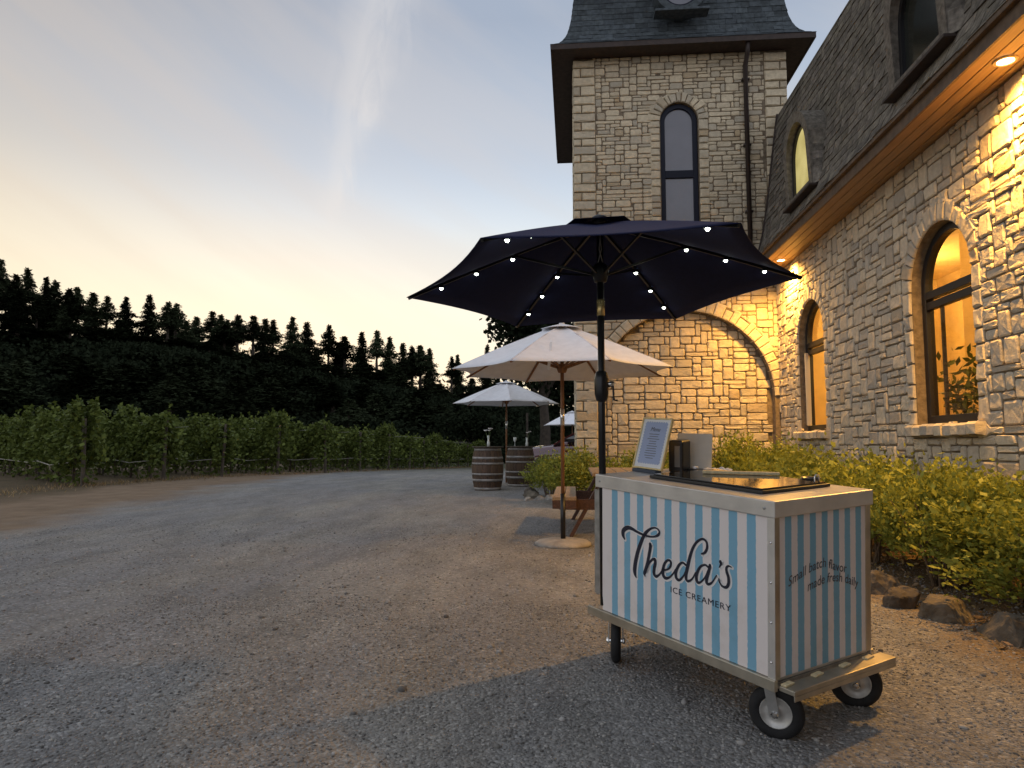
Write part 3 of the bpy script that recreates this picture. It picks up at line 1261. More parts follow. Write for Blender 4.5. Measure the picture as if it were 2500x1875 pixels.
def arch_path(cx, hw, z0, zs, n=20, r=None):
    r = r or hw
    P = [(cx - hw, z0), (cx - hw, zs)]
    P += [(cx - r * math.cos(PI * k / n), zs + r * math.sin(PI * k / n)) for k in range(1, n)]
    P += [(cx + hw, zs), (cx + hw, z0)]
    return P


def wall_sheet(mb, u0, u1, z0, z1, ops, fn, d):
    """flat wall with arched openings cut out, built from strips and spandrels"""
    ops = sorted(ops, key=lambda o: o.cx)
    u = u0
    quad = lambda a, b, c, e: mb.add([fn(a, c, d), fn(b, c, d), fn(b, e, d), fn(a, e, d)], [(0, 1, 2, 3)])
    for o in ops:
        a, b = o.cx - o.hw, o.cx + o.hw
        quad(u, a, z0, z1)
        if o.z0 > z0:
            quad(a, b, z0, o.z0)
        n = 24
        arc = [(o.cx - o.hw * math.cos(PI * k / n), o.zs + o.hw * math.sin(PI * k / n)) for k in range(n + 1)]
        for k in range(n):
            p, q = arc[k], arc[k + 1]
            mb.add([fn(p[0], p[1], d), fn(q[0], q[1], d), fn(q[0], z1, d), fn(p[0], z1, d)], [(0, 1, 2, 3)])
        u = b
    quad(u, u1, z0, z1)


def reveal(mb, path, d0, d1, fn):
    for p, q in zip(path[:-1], path[1:]):
        mb.add([fn(*p, d0), fn(*q, d0), fn(*q, d1), fn(*p, d1)], [(0, 1, 2, 3)])


def voussoirs(cx, cz, r0, r1, n, rg, a0=0.0, a1=PI):
    out = []
    ed = [a0 + (a1 - a0) * (k + (rg.uniform(-.16, .16) if 0 < k < n else 0)) / n for k in range(n + 1)]
    for k in range(n):
        g = .006 / r0
        b0, b1 = ed[k] + g, ed[k + 1] - g
        ro = r1 + rg.uniform(-.08, .03) * (r1 - r0) / .25
        P = [(cx - r0 * math.cos(t), cz + r0 * math.sin(t)) for t in (b0, (b0 + b1) / 2, b1)]
        P += [(cx - ro * math.cos(t), cz + ro * math.sin(t)) for t in (b1, (b0 + b1) / 2, b0)]
        out.append(P)
    return out


def jamb(u0, u1, z0, z1, rg, hmin=.13, hmax=.24, gap=.011):
    out, z = [], z0
    while z < z1 - .02:
        h = rg.uniform(hmin, hmax)
        if z + h > z1 - .08:
            h = z1 - z
        g = gap / 2
        j = lambda: rg.uniform(0, .008)
        A, B, Cc, D = u0 + g, u1 - g, z + g, z + h - g
        out.append([(A + j(), Cc + j()), ((A + B) / 2, Cc + j()), (B - j(), Cc + j()), (B - j(), D - j()), ((A + B) / 2, D - j()), (A + j(), D - j())])
        z += h
    return out


rs1 = random.Random(101)
# ------------------------------------------------------------------ tower
tower = thing('stone_tower', 'square pale stone tower with a flared dark shingled roof and one tall arched window', 'tower', (2.09, 15.8, .2))
TX0, TX1, TZ0, TZ1 = 0.06, 4.12, 0.0, 8.80
TD = 4.7
wshape = Shape(2.08, .36, 4.62, 7.48)
ashape = Shape(2.10, 1.63, 0.0, 2.11)
mb = MB()


def ft_wall(u, z, d):
    return ft(u, z, d)


# front sheet: upper part with window, lower part with blind arch (stacked at z = 4.3)
wall_sheet(mb, TX0, TX1, 4.3, TZ1, [wshape], ft, 0)
wall_sheet(mb, TX0, TX1, TZ0, 4.3, [ashape], ft, 0)
reveal(mb, arch_path(2.08, .36, 4.62, 7.48) + [(1.72, 4.62)], 0, -.16, ft)
reveal(mb, arch_path(2.10, 1.63, 0, 2.11, 32), 0, -.20, ft)
mb.add([ft(.3, 0, -.20), ft(3.9, 0, -.20), ft(3.9, 4.0, -.20), ft(.3, 4.0, -.20)], [(0, 1, 2, 3)])
y1 = TW_Y + TD
mb.add([(TX0, TW_Y, TZ0), (TX0, y1, TZ0), (TX0, y1, TZ1), (TX0, TW_Y, TZ1)], [(0, 1, 2, 3)])
mb.add([(TX1, TW_Y, TZ0), (TX1, y1, TZ0), (TX1, y1, TZ1), (TX1, TW_Y, TZ1)], [(0, 1, 2, 3)])
mb.add([(TX0, y1, TZ0), (TX1, y1, TZ0), (TX1, y1, TZ1), (TX0, y1, TZ1)], [(0, 1, 2, 3)])
twall = mb.build('wall', M_mortar, tower)
geos = []
QW = .42
ring_w = Shape(2.08, .36 + .17, 4.62 - .02, 7.48)
ring_a = Shape(2.10, 1.63 + .20, -1, 2.11)
S_up = [(2, 1, 3), (3, 1, 5), (4, 1, 3), (2, 2, 4), (3, 2, 4), (1, 1, 1.5), (1, 2, 1.5), (5, 1, 1)]
exq = [Rect(TX0 - 1, TX0 + QW, -1, 9), Rect(TX1 - QW, TX1 + 1, 4.35, 9)]
for poly in pack(TX0, TX1, 4.15, TZ1, .088, .070, S_up, [ring_w, ring_a] + exq, rs1):
    geos.append(stone_geo(poly, -.02, rs1.uniform(.014, .024), ft, rs1, .7))
S_lo = [(2, 1, 2), (3, 1, 4), (4, 1, 2), (2, 2, 5), (3, 2, 4), (4, 2, 2), (2, 3, 3), (1, 1, 1.5), (1, 2, 1.5)]
for poly in pack(TX0, WG_X + .02, .15, 4.15, .098, .076, S_lo, [ring_a, Rect(TX0 - 1, TX0 + QW, -1, 9)], rs1):
    geos.append(stone_geo(poly, -.02, rs1.uniform(.014, .026), ft, rs1, .7))
inner = Shape(2.10, 1.625, -1, 2.11)
for poly in pack(.46, WG_X + .02, .2, 3.75, .098, .078, S_lo, [], rs1, keep=inner):
    geos.append(stone_geo(poly, -.02, .03, lambda u, z, d: ft(u, z, d - .20), rs1))
for poly in voussoirs(2.10, 2.11, 1.63, 1.88, 33, rs1):
    geos.append(stone_geo(poly, -.20, .030, ft, rs1, .7))
for poly in jamb(.25, .47, .15, 2.11, rs1, .15, .28):
    geos.append(stone_geo(poly, -.20, .034, ft, rs1))
for poly in voussoirs(2.08, 7.48, .365, .58, 13, rs1):
    geos.append(stone_geo(poly, -.10, .030, ft, rs1, .7))
for a, b in ((1.52, 1.715), (2.445, 2.64)):
    for poly in jamb(a, b, 4.62, 7.48, rs1, .11, .19):
        geos.append(stone_geo(poly, -.10, .028, ft, rs1, .7))
# corner quoins, alternately one long block and a header beside a stretcher
for side in (0, 1):
    z = .15 if side == 0 else 4.35
    k = 0
    while z < TZ1 - .05:
        h = rs1.uniform(.15, .23)
        h = min(h, TZ1 - z)
        fl = (lambda u: u) if side == 0 else (lambda u: TX0 + TX1 - u)
        if k % 2 == 0:
            segs = [(TX0 - .02, TX0 + QW - 0.006)]
        else:
            c = rs1.uniform(.11, .15)
            segs = [(TX0 - .02, TX0 + c), (TX0 + c, TX0 + QW - 0.006)]
        for a, b in segs:
            for poly in jamb(a, b, z, z + h, rs1, h, h):
                geos.append(stone_geo([(fl(u), zz) for u, zz in poly], -.05, .04, ft, rs1, .7))
        z += h
        k += 1
emit_pieces('stone', geos, M_stone_t, twall, 298)
# tower's other faces: coursed stone too, seen only from the side
geos = []
for xx, sg in ((TX0, -1), (TX1, 1)):
    for poly in pack(TW_Y + .12, y1, .15 if sg < 0 else 4.4, TZ1, .16, .13, [(2, 1, 3), (3, 1, 3), (2, 2, 2), (1, 1, 1)], [], rs1):
        geos.append(stone_geo(poly, -.02, .028, lambda u, z, d, xx=xx, sg=sg: (xx + sg * d, u, z), rs1))
r_ = MB()
for g_ in geos:
    r_.add(*g_)
tag(r_.build('side_stone', M_stone_t, twall), kind='stuff')

# tower window
win = MB()
outer = arch_path(2.08, .355, 4.625, 7.48)
innr = arch_path(2.08, .265, 4.71, 7.48, r=.265)
win.ring(outer, innr, -.06, -.13, ft)
win.box((2.08, TW_Y + .095, 6.43), (.53, .065, .15))
tw = win.build('window', M_frame_blue, tower, bevel=.006)
for z0, z1, top in ((4.71, 6.355, False), (6.505, 7.48, True)):
    p = MB()
    if top:
        pp = [(2.08 - .265, z0)] + arch_path(2.08, .265, z0 + .01, 7.48, r=.265)[1:-1] + [(2.08 + .265, z0)]
    else:
        pp = [(1.815, z0), (1.815, z1), (2.345, z1), (2.345, z0)]
    p.prism(pp, -.10, -.112, ft)
    p.build('pane', M_tglass, tw)
# tower eave
OV = .44
mb = MB()
e0, e1, f0, f1 = TX0 - OV, TX1 + OV, TW_Y - OV, y1 + OV
mb.box(((e0 + e1) / 2, (f0 + f1) / 2, TZ1 + .015), (e1 - e0 - .06, f1 - f0 - .06, .03))
mb.build('soffit', M_trim, tower)
mb = MB()
mb.ring([(e0, f0), (e1, f0), (e1, f1), (e0, f1)], [(e0 + .03, f0 + .03), (e1 - .03, f0 + .03), (e1 - .03, f1 - .03), (e0 + .03, f1 - .03)], TZ1 - .02, TZ1 + .085, lambda u, v, d: (u, v, d))
mb.build('fascia', M_trim, tower)
# bell-cast roof
PROF = [(-.45, 8.885), (-.36, 8.93), (-.25, 9.02), (-.15, 9.18), (-.08, 9.38), (-.03, 9.65), (.01, 10.0), (.07, 10.6), (.16, 11.4), (.30, 12.6)]


def roof_ring(i):
    d, z = PROF[i]
    return [(TX0 + d, TW_Y + d, z), (TX1 - d, TW_Y + d, z), (TX1 - d, y1 - d, z), (TX0 + d, y1 - d, z)]


mb = MB()
for i in range(len(PROF) - 1):
    A, B = roof_ring(i), roof_ring(i + 1)
    for k in range(4):
        mb.add([A[k], A[(k + 1) % 4], B[(k + 1) % 4], B[k]], [(0, 1, 2, 3)])
mb.add(roof_ring(len(PROF) - 1), [(0, 1, 2, 3)])
troof = mb.build('roof', M_shingle_t, tower)
sh = MB()
pd = np.array([p[0] for p in PROF])
pz = np.array([p[1] for p in PROF])
arc = np.concatenate([[0], np.cumsum(np.hypot(np.diff(pd), np.diff(pz)))])
s = 0.08
row = 0
while s < arc[-1] - .12:
    s1 = s + .155
    d0, z0 = np.interp(s, arc, pd), np.interp(s, arc, pz)
    d1, z1 = np.interp(s1, arc, pd), np.interp(s1, arc, pz)
    for face in range(4):
        L = (TX1 - TX0 - 2 * d0) if face % 2 == 0 else (TD - 2 * d0)
        t = -rnd.uniform(0, .2)
        while t < L:
            w = rnd.uniform(.14, .30)
            a, b = max(0, t), min(L, t + w - .006)
            t += w
            if b - a < .02:
                continue
            pr = .014 + rnd.uniform(-.003, .004)

            def P(q, d, z, o):
                d = d - o
                if face == 0:
                    return (TX0 + d0 + q, TW_Y + d, z)
                if face == 1:
                    return (TX1 - d, TW_Y + d0 + q, z)
                if face == 2:
                    return (TX0 + d0 + q, y1 - d, z)
                return (TX0 + d, TW_Y + d0 + q, z)
            dz = rnd.uniform(-.008, .008)
            sh.add([P(a, d0, z0 + dz, pr), P(b, d0, z0 + dz, pr), P(min(max(b, d1 - d0), L - (d1 - d0)), d1, z1, .003), P(min(max(a, d1 - d0), L - (d1 - d0)), d1, z1, .003), P(a, d0, z0 + dz, 0), P(b, d0, z0 + dz, 0)],
                   [(0, 1, 2, 3), (0, 4, 5, 1), (0, 3, 4), (1, 5, 2)])
    s += .125
    row += 1
tag(sh.build('shingle', M_shingle_t, troof), kind='stuff')
# round roof window
oc = MB()
oz, oy, orr = 9.93, 13.16, .36
circ = lambda r: [(2.11 + r * math.cos(2 * PI * k / 32), oz + r * math.sin(2 * PI * k / 32)) for k in range(32)]
fo = lambda u, z, d: (u, oy - d, z)
oc.ring(circ(.50), circ(orr), -.45, .05, fo)
oc.box((2.11, oy - .03, oz - .50), (1.02, .30, .05))
dorm = oc.build('round_dormer', M_shingle_t, tower, bevel=.01)
o2 = MB()
o2.ring(circ(orr), circ(orr - .05), -.06, 0, fo)
o2.build('frame', M_frame_blue, dorm)
o2 = MB()
o2.prism(circ(orr - .05), -.05, -.035, fo)
o2.build('pane', M_tglass, dorm)
# downpipe on the tower front
dp = MB()
dp.tube([(3.34, TW_Y - OV + .08, 8.79), (3.34, TW_Y - .28, 8.62), (3.34, TW_Y - .095, 8.45), (3.34, TW_Y - .095, 4.7)], .045, 10)
for z in (8.2, 6.9, 5.6):
    dp.box((3.34, TW_Y - .075, z), (.14, .09, .035))
dp.build('downpipe', M_pipe, tower, True)

# ------------------------------------------------------------------ wing
wing = thing('building_wing', 'long stone wing with arched lit windows under a steep brown shingled mansard roof', 'building', (5.9, 8.4, .1))
WY0, WY1, WZ0, WZ1 = -9.0, TW_Y - .14, -.1, 4.40
WINS = [Shape(7.65, .61, 1.43, 2.93), Shape(11.68, .61, 1.43, 2.93)]
mb = MB()
wall_sheet(mb, WY0, WY1 + .3, WZ0, WZ1, WINS, fw, 0)
for w in WINS:
    reveal(mb, arch_path(w.cx, w.hw, w.z0, w.zs, 24) + [(w.cx - w.hw, w.z0)], 0, -.22, fw)
mb.add([(WG_X, WY0, WZ0), (8.2, WY0, WZ0), (8.2, WY0, WZ1), (WG_X, WY0, WZ1)], [(0, 1, 2, 3)])
# unseen block added behind the viewpoint to shade the cart's end panel
AX, AY = .3, -2.8
mb.add([(AX, AY, -.3), (WG_X, AY, -.3), (WG_X, AY, 9.4), (AX, AY, 9.4)], [(0, 1, 2, 3)])
mb.add([(AX, AY, -.3), (AX, WY0, -.3), (AX, WY0, 9.4), (AX, AY, 9.4)], [(0, 1, 2, 3)])
mb.add([(AX, AY, 9.4), (4.2, AY, 9.4), (4.2, WY0, 9.4), (AX, WY0, 9.4)], [(0, 1, 2, 3)])
wwall = mb.build('wall', M_mortar, wing)
geos = []
RW = .215
rings = [Shape(w.cx, w.hw + RW - .06, w.z0 - .01, w.zs) for w in WINS]
sills = [Rect(w.cx - .76, w.cx + .76, w.z0 - .15, w.z0 + .02) for w in WINS]
S_w = [(2, 1, 3), (3, 1, 4), (4, 1, 2), (2, 2, 5), (3, 2, 5), (2, 3, 2), (1, 1, 2), (1, 2, 2), (3, 3, 1)]
for poly in pack(WY0, WY1 + .1, .1, WZ1, .098, .080, S_w, rings + sills, rs1, gap=.008):
    geos.append(stone_geo(poly, -.02, rs1.uniform(.013, .028), fw, rs1, .9))
for w in WINS:
    for poly in voussoirs(w.cx, w.zs, w.hw + .004, w.hw + RW - .01, 15, rs1):
        geos.append(stone_geo(poly, -.19, .030, fw, rs1, .8))
    for a, b in ((w.cx - w.hw - RW + .04, w.cx - w.hw - .004), (w.cx + w.hw + .004, w.cx + w.hw + RW - .04)):
        for poly in jamb(a, b, w.z0 - .0, w.zs, rs1, .14, .24):
            geos.append(stone_geo(poly, -.19, .029, fw, rs1, .8))
emit_pieces('stone', geos, M_stone_w, wwall, 298)
for w in WINS:
    u = w.cx - .74
    k = 0
    si = MB()
    si.box((WG_X - .03, w.cx, w.z0 - .075), (.12, 1.40, .10))
    sob = si.build('window_sill', M_mortar, wing)
    while u < w.cx + .70:
        ww = min(rs1.uniform(.14, .20), w.cx + .74 - u)
        g = MB()
        A, B = u + .005, u + ww - .005
        z0, z1 = w.z0 - .135 + rs1.uniform(-.008, .008), w.z0 + rs1.uniform(-.004, .008)
        j = lambda: rs1.uniform(-.008, .008)
        fr = .115 + rs1.uniform(-.012, .014)
        g.add([fw(A, z0, 0), fw(B, z0, 0), fw(B, z1, -.16), fw(A, z1, -.16), fw(A + j(), z0 + .02, fr), fw(B + j(), z0 + .02, fr), fw(B + j(), z1 - .025, fr + j()), fw(A + j(), z1 - .025, fr + j()),
               fw(A, z1, fr - .03), fw(B, z1, fr - .03)],
              [(0, 1, 5, 4), (4, 5, 6, 7), (7, 6, 9, 8), (8, 9, 2, 3), (0, 4, 7, 8, 3), (1, 2, 9, 6, 5)])
        g.build('sill_stone', M_stone_w, sob)
        u += ww

# windows of the wing
M_curtain = mat('pale_sash', (0.55, 0.50, 0.42), 0.5)
for idx, w in enumerate(WINS):
    wn = MB()
    po = arch_path(w.cx, w.hw - .004, w.z0 + .004, w.zs, 24)
    pi_ = arch_path(w.cx, w.hw - .085, w.z0 + .10, w.zs, 24, r=w.hw - .085)
    wn.ring(po, pi_, -.10, -.19, fw)
    wn.box(fw(w.cx, 2.86, -.145), (.085, 2 * w.hw - .16, .085))
    wn.box(fw(w.cx, 2.745, -.145), (.070, 2 * w.hw - .16, .085))
    wo_ = wn.build('window', M_frame, wing, bevel=.005)
    hw = w.hw - .088
    p = MB()
    p.prism([(w.cx - hw, 2.905)] + arch_path(w.cx, hw, 2.91, w.zs, 24)[1:-1] + [(w.cx + hw, 2.905)], -.140, -.146, fw)
    p.build('fanlight_pane', M_glass, wo_)
    if idx == 0:
        p = MB()
        p.prism([(w.cx - hw, w.z0 + .10), (w.cx - hw, 2.70), (w.cx + hw, 2.70), (w.cx + hw, w.z0 + .10)], -.140, -.146, fw)
        p.build('pane', M_glass, wo_)
        p = MB()
        p.box(fw(w.cx + .30, (w.z0 + 2.8) / 2, -.165), (.03, .035, 1.25))
        p.build('mullion', M_frame, wo_)
    else:
        # casement pushed open: hinged at the far jamb and swung outwards
        cs_ = MB()
        for zz in (w.z0 + .12, 2.68):
            cs_.bar(fw(w.cx + hw - .02, zz, -.10), fw(w.cx + hw - .32, zz, .02), .04, .05)
        cs_.bar(fw(w.cx + hw - .02, w.z0 + .1, -.10), fw(w.cx + hw - .02, 2.70, -.10), .045, .045)
        cs_.bar(fw(w.cx + hw - .32, w.z0 + .1, .02), fw(w.cx + hw - .32, 2.70, .02), .045, .045)
        so = cs_.build('open_casement', M_curtain, wo_)

# room behind the windows, lit by warm ceiling lamps
M_room = mat('room_wall', (0.70, 0.50, 0.22), 0.9, var=0.2, scale=1.5)
rm = MB()
x0, x1 = WG_X + .24, 6.6
for (a, b, c) in (((x0, 4.4, .5), (x1, 4.4, .5), None),):
    pass
ya, yb, za, zb = 4.6, 13.3, .45, 4.2
rm.add([(x1, ya, za), (x1, yb, za), (x1, yb, zb), (x1, ya, zb)], [(0, 1, 2, 3)])
rm.add([(x0, ya, za), (x1, ya, za), (x1, ya, zb), (x0, ya, zb)], [(0, 1, 2, 3)])
rm.add([(x0, yb, za), (x1, yb, za), (x1, yb, zb), (x0, yb, zb)], [(0, 1, 2, 3)])
rm.add([(x0, ya, za), (x1, ya, za), (x1, yb, za), (x0, yb, za)], [(0, 1, 2, 3)])
rm.add([(x0, ya, zb), (x1, ya, zb), (x1, yb, zb), (x0, yb, zb)], [(0, 1, 2, 3)])
rm.add([(x0 + .9, 9.4, za), (x1, 9.4, za), (x1, 9.4, zb), (x0 + .9, 9.4, zb)], [(0, 1, 2, 3)])
rm.build('room', M_room, wing)
for yy in (7.4, 11.6):
    ld = bpy.data.lights.new('room_lamp', 'POINT')
    ld.energy = 105
    ld.color = (1.0, .66, .24)
    ld.shadow_soft_size = .25
    lo = bpy.data.objects.new('room_lamp', ld)
    COL.objects.link(lo)
    lo.location = (5.5, yy, 3.6)

# a tall house plant stands inside the nearer window
hp = thing('house_plant', 'dark leafy plant seen through the lower right of the nearer arched window', 'plant', (4.50, 8.55, .45))
q = MB()
q.lathe([(0, 0), (.16, 0), (.21, .42), (.18, .42), (.17, .38), (0, .38)], 20)
q.build('pot', M_frame, hp, True, world=False)
P_ = []
for k in range(34):
    a = nrs.uniform(0, 6.28)
    t_ = np.linspace(.15, 1, 14)
    L_ = nrs.uniform(.9, 1.55)
    e_ = nrs.uniform(.1, .42)
    P_.append(np.stack([e_ * t_ ** 1.5 * math.cos(a), e_ * t_ ** 1.5 * math.sin(a), .38 + L_ * t_], -1) + nrs.normal(size=(14, 3)) * .02)
V, F = leaf_quads(np.concatenate(P_), .13, .05)
link('foliage', np_mesh('foliage', V, F, M_vine_leaf), hp)

# eaves: soffit boards, fascia, gutter
SX0 = 3.36
for k in range(4):
    a = SX0 + .006 + k * (WG_X + .03 - SX0) / 4
    b_ = MB()
    b_.box((a + .055, (WY0 + WY1) / 2, WZ1 + .012 + .001 * (k % 2)), (.1105, WY1 - WY0, .02))
    b_.build('soffit_board', M_soffit, wing, bevel=.002)
b_ = MB()
b_.box((SX0 - .012, (WY0 + WY1) / 2, WZ1 + .055), (.024, WY1 - WY0, .13))
b_.build('fascia', M_fascia, wing)
b_ = MB()
b_.box((SX0 - .045, (WY0 + WY1) / 2, WZ1 + .135), (.055, WY1 - WY0, .045))
b_.build('drip_edge', M_fascia, wing, bevel=.006)
MP = [(3.295, 4.560), (3.36, 4.60), (3.43, 4.68), (3.50, 4.82), (3.575, 5.10), (3.665, 5.60), (3.745, 6.2), (3.83, 6.85), (3.914, 7.45)]
mb = MB()
for (xa, zc), (xb, zd) in zip(MP[:-1], MP[1:]):
    mb.add([(xa, WY0, zc), (xa, WY1, zc), (xb, WY1, zd), (xb, WY0, zd)], [(0, 1, 2, 3)])
mb.add([(3.914, WY0, 7.45), (3.914, WY1, 7.45), (8.2, WY1, 7.7), (8.2, WY0, 7.7)], [(0, 1, 2, 3)])
endp = [(x, WY1, z) for x, z in MP] + [(4.3, WY1, 7.46), (4.3, WY1, 4.45)]
mb.add(endp, [tuple(range(len(endp)))])
mb.add([(x, WY0, z) for x, z in MP] + [(8.2, WY0, 7.6), (8.2, WY0, 4.4), (SX0, WY0, 4.45)], [tuple(range(len(MP) + 3))])
wroof = mb.build('mansard_roof', M_shingle, wing)
# verge trim at the roof's far end
vt = MB()
for (xa, zc), (xb, zd) in zip(MP[:-1], MP[1:]):
    vt.bar((xa - .02, WY1 + .012, zc), (xb - .02, WY1 + .012, zd + .01), .05, .03, up=(1, 0, 0))
vt.build('verge_trim', M_trim, wing)
DORM = [7.18, 10.92]
px = np.array([p[0] for p in MP])
pz = np.array([p[1] for p in MP])
arc = np.concatenate([[0], np.cumsum(np.hypot(np.diff(px), np.diff(pz)))])
geos = []
s = 0.0
while s < arc[-1] - .05:
    s1 = min(s + .19, arc[-1])
    xa, zc = np.interp(s, arc, px), np.interp(s, arc, pz)
    xb, zd = np.interp(s1, arc, px), np.interp(s1, arc, pz)
    y = WY0 - rnd.uniform(0, .2)
    while y < WY1:
        w = rnd.uniform(.13, .30)
        a, b = max(WY0, y), min(WY1, y + w - .008)
        y += w
        if b - a < .03:
            continue
        cy, cz = (a + b) / 2, (zc + zd) / 2
        if any(abs(cy - d) < .60 and 4.95 < cz < 6.25 for d in DORM):
            continue
        pr = .015 + rnd.uniform(-.004, .008)
        dz = rnd.uniform(-.014, .010)
        geos.append(([(xa - pr, a, zc + dz), (xa - pr, b, zc + dz + rnd.uniform(-.006, .006)), (xb - .004, b, zd), (xb - .004, a, zd), (xa, a, zc + dz), (xa, b, zc + dz)],
                     [(0, 1, 2, 3), (0, 4, 5, 1), (0, 3, 4), (1, 5, 2)]))
    s += .128
emit_pieces('shingle', geos, M_shingle, wroof, 298)

# dormers: arched hoods flowing out of the mansard
M_lit = None
m, t, b = new_mat('lit_dormer_pane')
b.inputs['Base Color'].default_value = (.05, .045, .03, 1)
b.inputs['Roughness'].default_value = .15
tcn = nd(t, 'ShaderNodeTexCoord')
nn = nd(t, 'ShaderNodeTexNoise')
nn.inputs['Scale'].default_value = 2.5
t.links.new(tcn.outputs['Object'], nn.inputs['Vector'])
t.links.new(ramp(t, nn.outputs[0], [(.3, (.42, .34, .11)), (.7, (.62, .52, .20))]), b.inputs['Emission Color'])
b.inputs['Emission Strength'].default_value = .75
M_litpane = m
M_darkpane = mat('dark_pane', (.018, .020, .016), .12, spec=.6)
for k, dy in enumerate(DORM):
    fd = lambda u, z, x: (x, u, z)
    hood_o = arch_path(dy, .60, 4.98, 5.70, 18)
    hood_i = arch_path(dy, .46, 5.08, 5.68, 18, r=.46)
    mb = MB()
    n = len(hood_o)
    # surround from the face back into the roof; top leans out further than the foot
    lean = lambda z: 3.47 - .05 * (z - 5.0)
    vv = [(lean(z), u, z) for u, z in hood_o] + [(lean(z), u, z) for u, z in hood_i] + [(3.95, u, z) for u, z in hood_o] + [(3.62, u, z) for u, z in hood_i]
    ff = []
    for i in range(n):
        j = (i + 1) % n
        ff += [(i, j, n + j, n + i), (i, 2 * n + i, 2 * n + j, j), (n + i, n + j, 3 * n + j, 3 * n + i)]
    mb.add(vv, ff)
    do = mb.build('dormer', M_shingle, wing)
    # flared cheeks
    for sg in (-1, 1):
        ck = MB()
        for i in range(7):
            z0, z1 = 4.98 + i * .12, 4.98 + (i + 1) * .12
            f0, f1 = .17 * (1 - i / 7) ** 2, .17 * (1 - (i + 1) / 7) ** 2
            u0_, u1_ = dy + sg * (.60 + f0), dy + sg * (.60 + f1)
            ck.add([(3.475, dy + sg * .595, z0), (3.475, dy + sg * .595, z1), (3.56, u1_, z1), (3.56, u0_, z0), (3.80, u1_, z1), (3.80, u0_, z0)],
                   [(0, 1, 2, 3), (3, 2, 4, 5)])
        ck.build('cheek', M_shingle, do)
    fr = MB()
    fr.ring(hood_i, arch_path(dy, .40, 5.14, 5.68, 18, r=.40), 3.52, 3.58, fd)
    fr.build('frame', M_frame, do)
    pn = MB()
    pn.prism([(dy - .40, 5.14)] + arch_path(dy, .40, 5.15, 5.68, 18)[1:-1] + [(dy + .40, 5.14)], 3.558, 3.564, fd)
    pn.build('pane', M_litpane if k == 1 else M_darkpane, do)
    sl_ = MB()
    sl_.box((3.47, dy, 4.962), (.13, 1.30, .035))
    sl_.build('sill', M_trim, do, bevel=.006)

# recessed soffit downlights
m, t, b = new_mat('downlight_lens')
b.inputs['Emission Color'].default_value = (1.0, .80, .42, 1)
b.inputs['Emission Strength'].default_value = 14
M_lens = m
M_ltrim = mat('downlight_trim', (.62, .45, .28), .4)
for k, (yy, lab) in enumerate(((5.98, 'glowing round downlight in the soffit above the nearer arched window'), (12.41, 'small glowing downlight in the soffit beside the tower corner'))):
    t_ = thing('soffit_downlight', lab, 'downlight', (3.60, yy, WZ1), 0, 'recessed soffit downlights')
    l = MB()
    l.lathe([(.0, -.006), (.062, -.006)], 24)
    l.build('lens', M_lens, t_, world=False)
    l = MB()
    l.lathe([(.064, -.004), (.066, -.014), (.088, -.012), (.092, .0)], 24)
    l.build('trim_ring', M_ltrim, t_, world=False)
    ld = bpy.data.lights.new('downlight_lamp', 'SPOT')
    ld.energy = (760, 700)[k]
    ld.color = (1.0, .50, .095)
    ld.spot_size = R(160)
    ld.spot_blend = .9
    ld.shadow_soft_size = .11
    lo = bpy.data.objects.new('downlight_lamp', ld)
    COL.objects.link(lo)
    lo.parent = t_
    lo.location = (0, 0, -.05)
# ------------------------------------------------------------------ metals, cloth, plastics
M_alu = mat('aluminium', (0.70, 0.68, 0.65), 0.38, metal=0.6, var=0.12, scale=6, bump=0.06, bscale=30)
M_alu_w = mat('aluminium_base', (0.50, 0.46, 0.38), 0.42, metal=0.8, var=0.2, scale=9)
M_steel = mat('steel_fork', (0.42, 0.42, 0.41), 0.4, metal=0.75, var=0.2, scale=20)
M_rim = mat('wheel_rim', (0.56, 0.55, 0.52), 0.45, metal=0.4, var=0.25, scale=18)
M_rubber = mat('rubber', (0.016, 0.016, 0.017), 0.8, var=0.3, scale=30)
M_black = mat('black_plastic', (0.014, 0.014, 0.015), 0.35)
M_blackglass = mat('black_glass', (0.012, 0.012, 0.012), 0.07, spec=.8)
M_navy = mat('navy_canvas', (0.009, 0.012, 0.043), 0.85, var=0.12, scale=30, bump=0.1, bscale=200, spec=.2)
_b = M_navy.node_tree.nodes['Principled BSDF']
_b.inputs['Sheen Weight'].default_value = .12
_b.inputs['Sheen Roughness'].default_value = .4
_b.inputs['Sheen Tint'].default_value = (.35, .42, 1.0, 1)
M_blackmetal = mat('black_metal', (0.012, 0.012, 0.014), 0.35, metal=0.2, spec=.6)
M_brass = mat('brass', (0.62, 0.48, 0.22), 0.25, metal=0.9)
M_chrome = mat('chrome', (0.75, 0.74, 0.72), 0.12, metal=1.0)
M_ink = mat('navy_ink', (0.010, 0.012, 0.030), 0.6)
M_inkw = mat('white_print', (0.80, 0.79, 0.78), 0.6)
M_inkg = mat('grey_ink', (0.10, 0.105, 0.12), 0.6)
M_white = mat('white_card', (0.88, 0.88, 0.90), 0.6)
M_gold = mat('gold_frame', (0.74, 0.58, 0.28), 0.4, metal=0.1, var=.2, scale=30)
M_blueprint = mat('blue_print', (0.34, 0.42, 0.66), 0.5)
M_cream = mat('cream_wood', (0.72, 0.60, 0.36), 0.55, var=.15, scale=12, stretch=(1, 6, 1))
M_canvas = mat('white_canvas', (0.81, 0.82, 0.86), 0.85, var=0.05, scale=10, bump=0.08, bscale=150)
M_teak = mat('umbrella_wood', (0.235, 0.105, 0.042), 0.5, var=0.3, scale=8, stretch=(6, 6, .6))
M_table = mat('picnic_wood', (0.085, 0.040, 0.024), 0.7, var=0.35, scale=7, stretch=(8, .7, 8), bump=0.2)
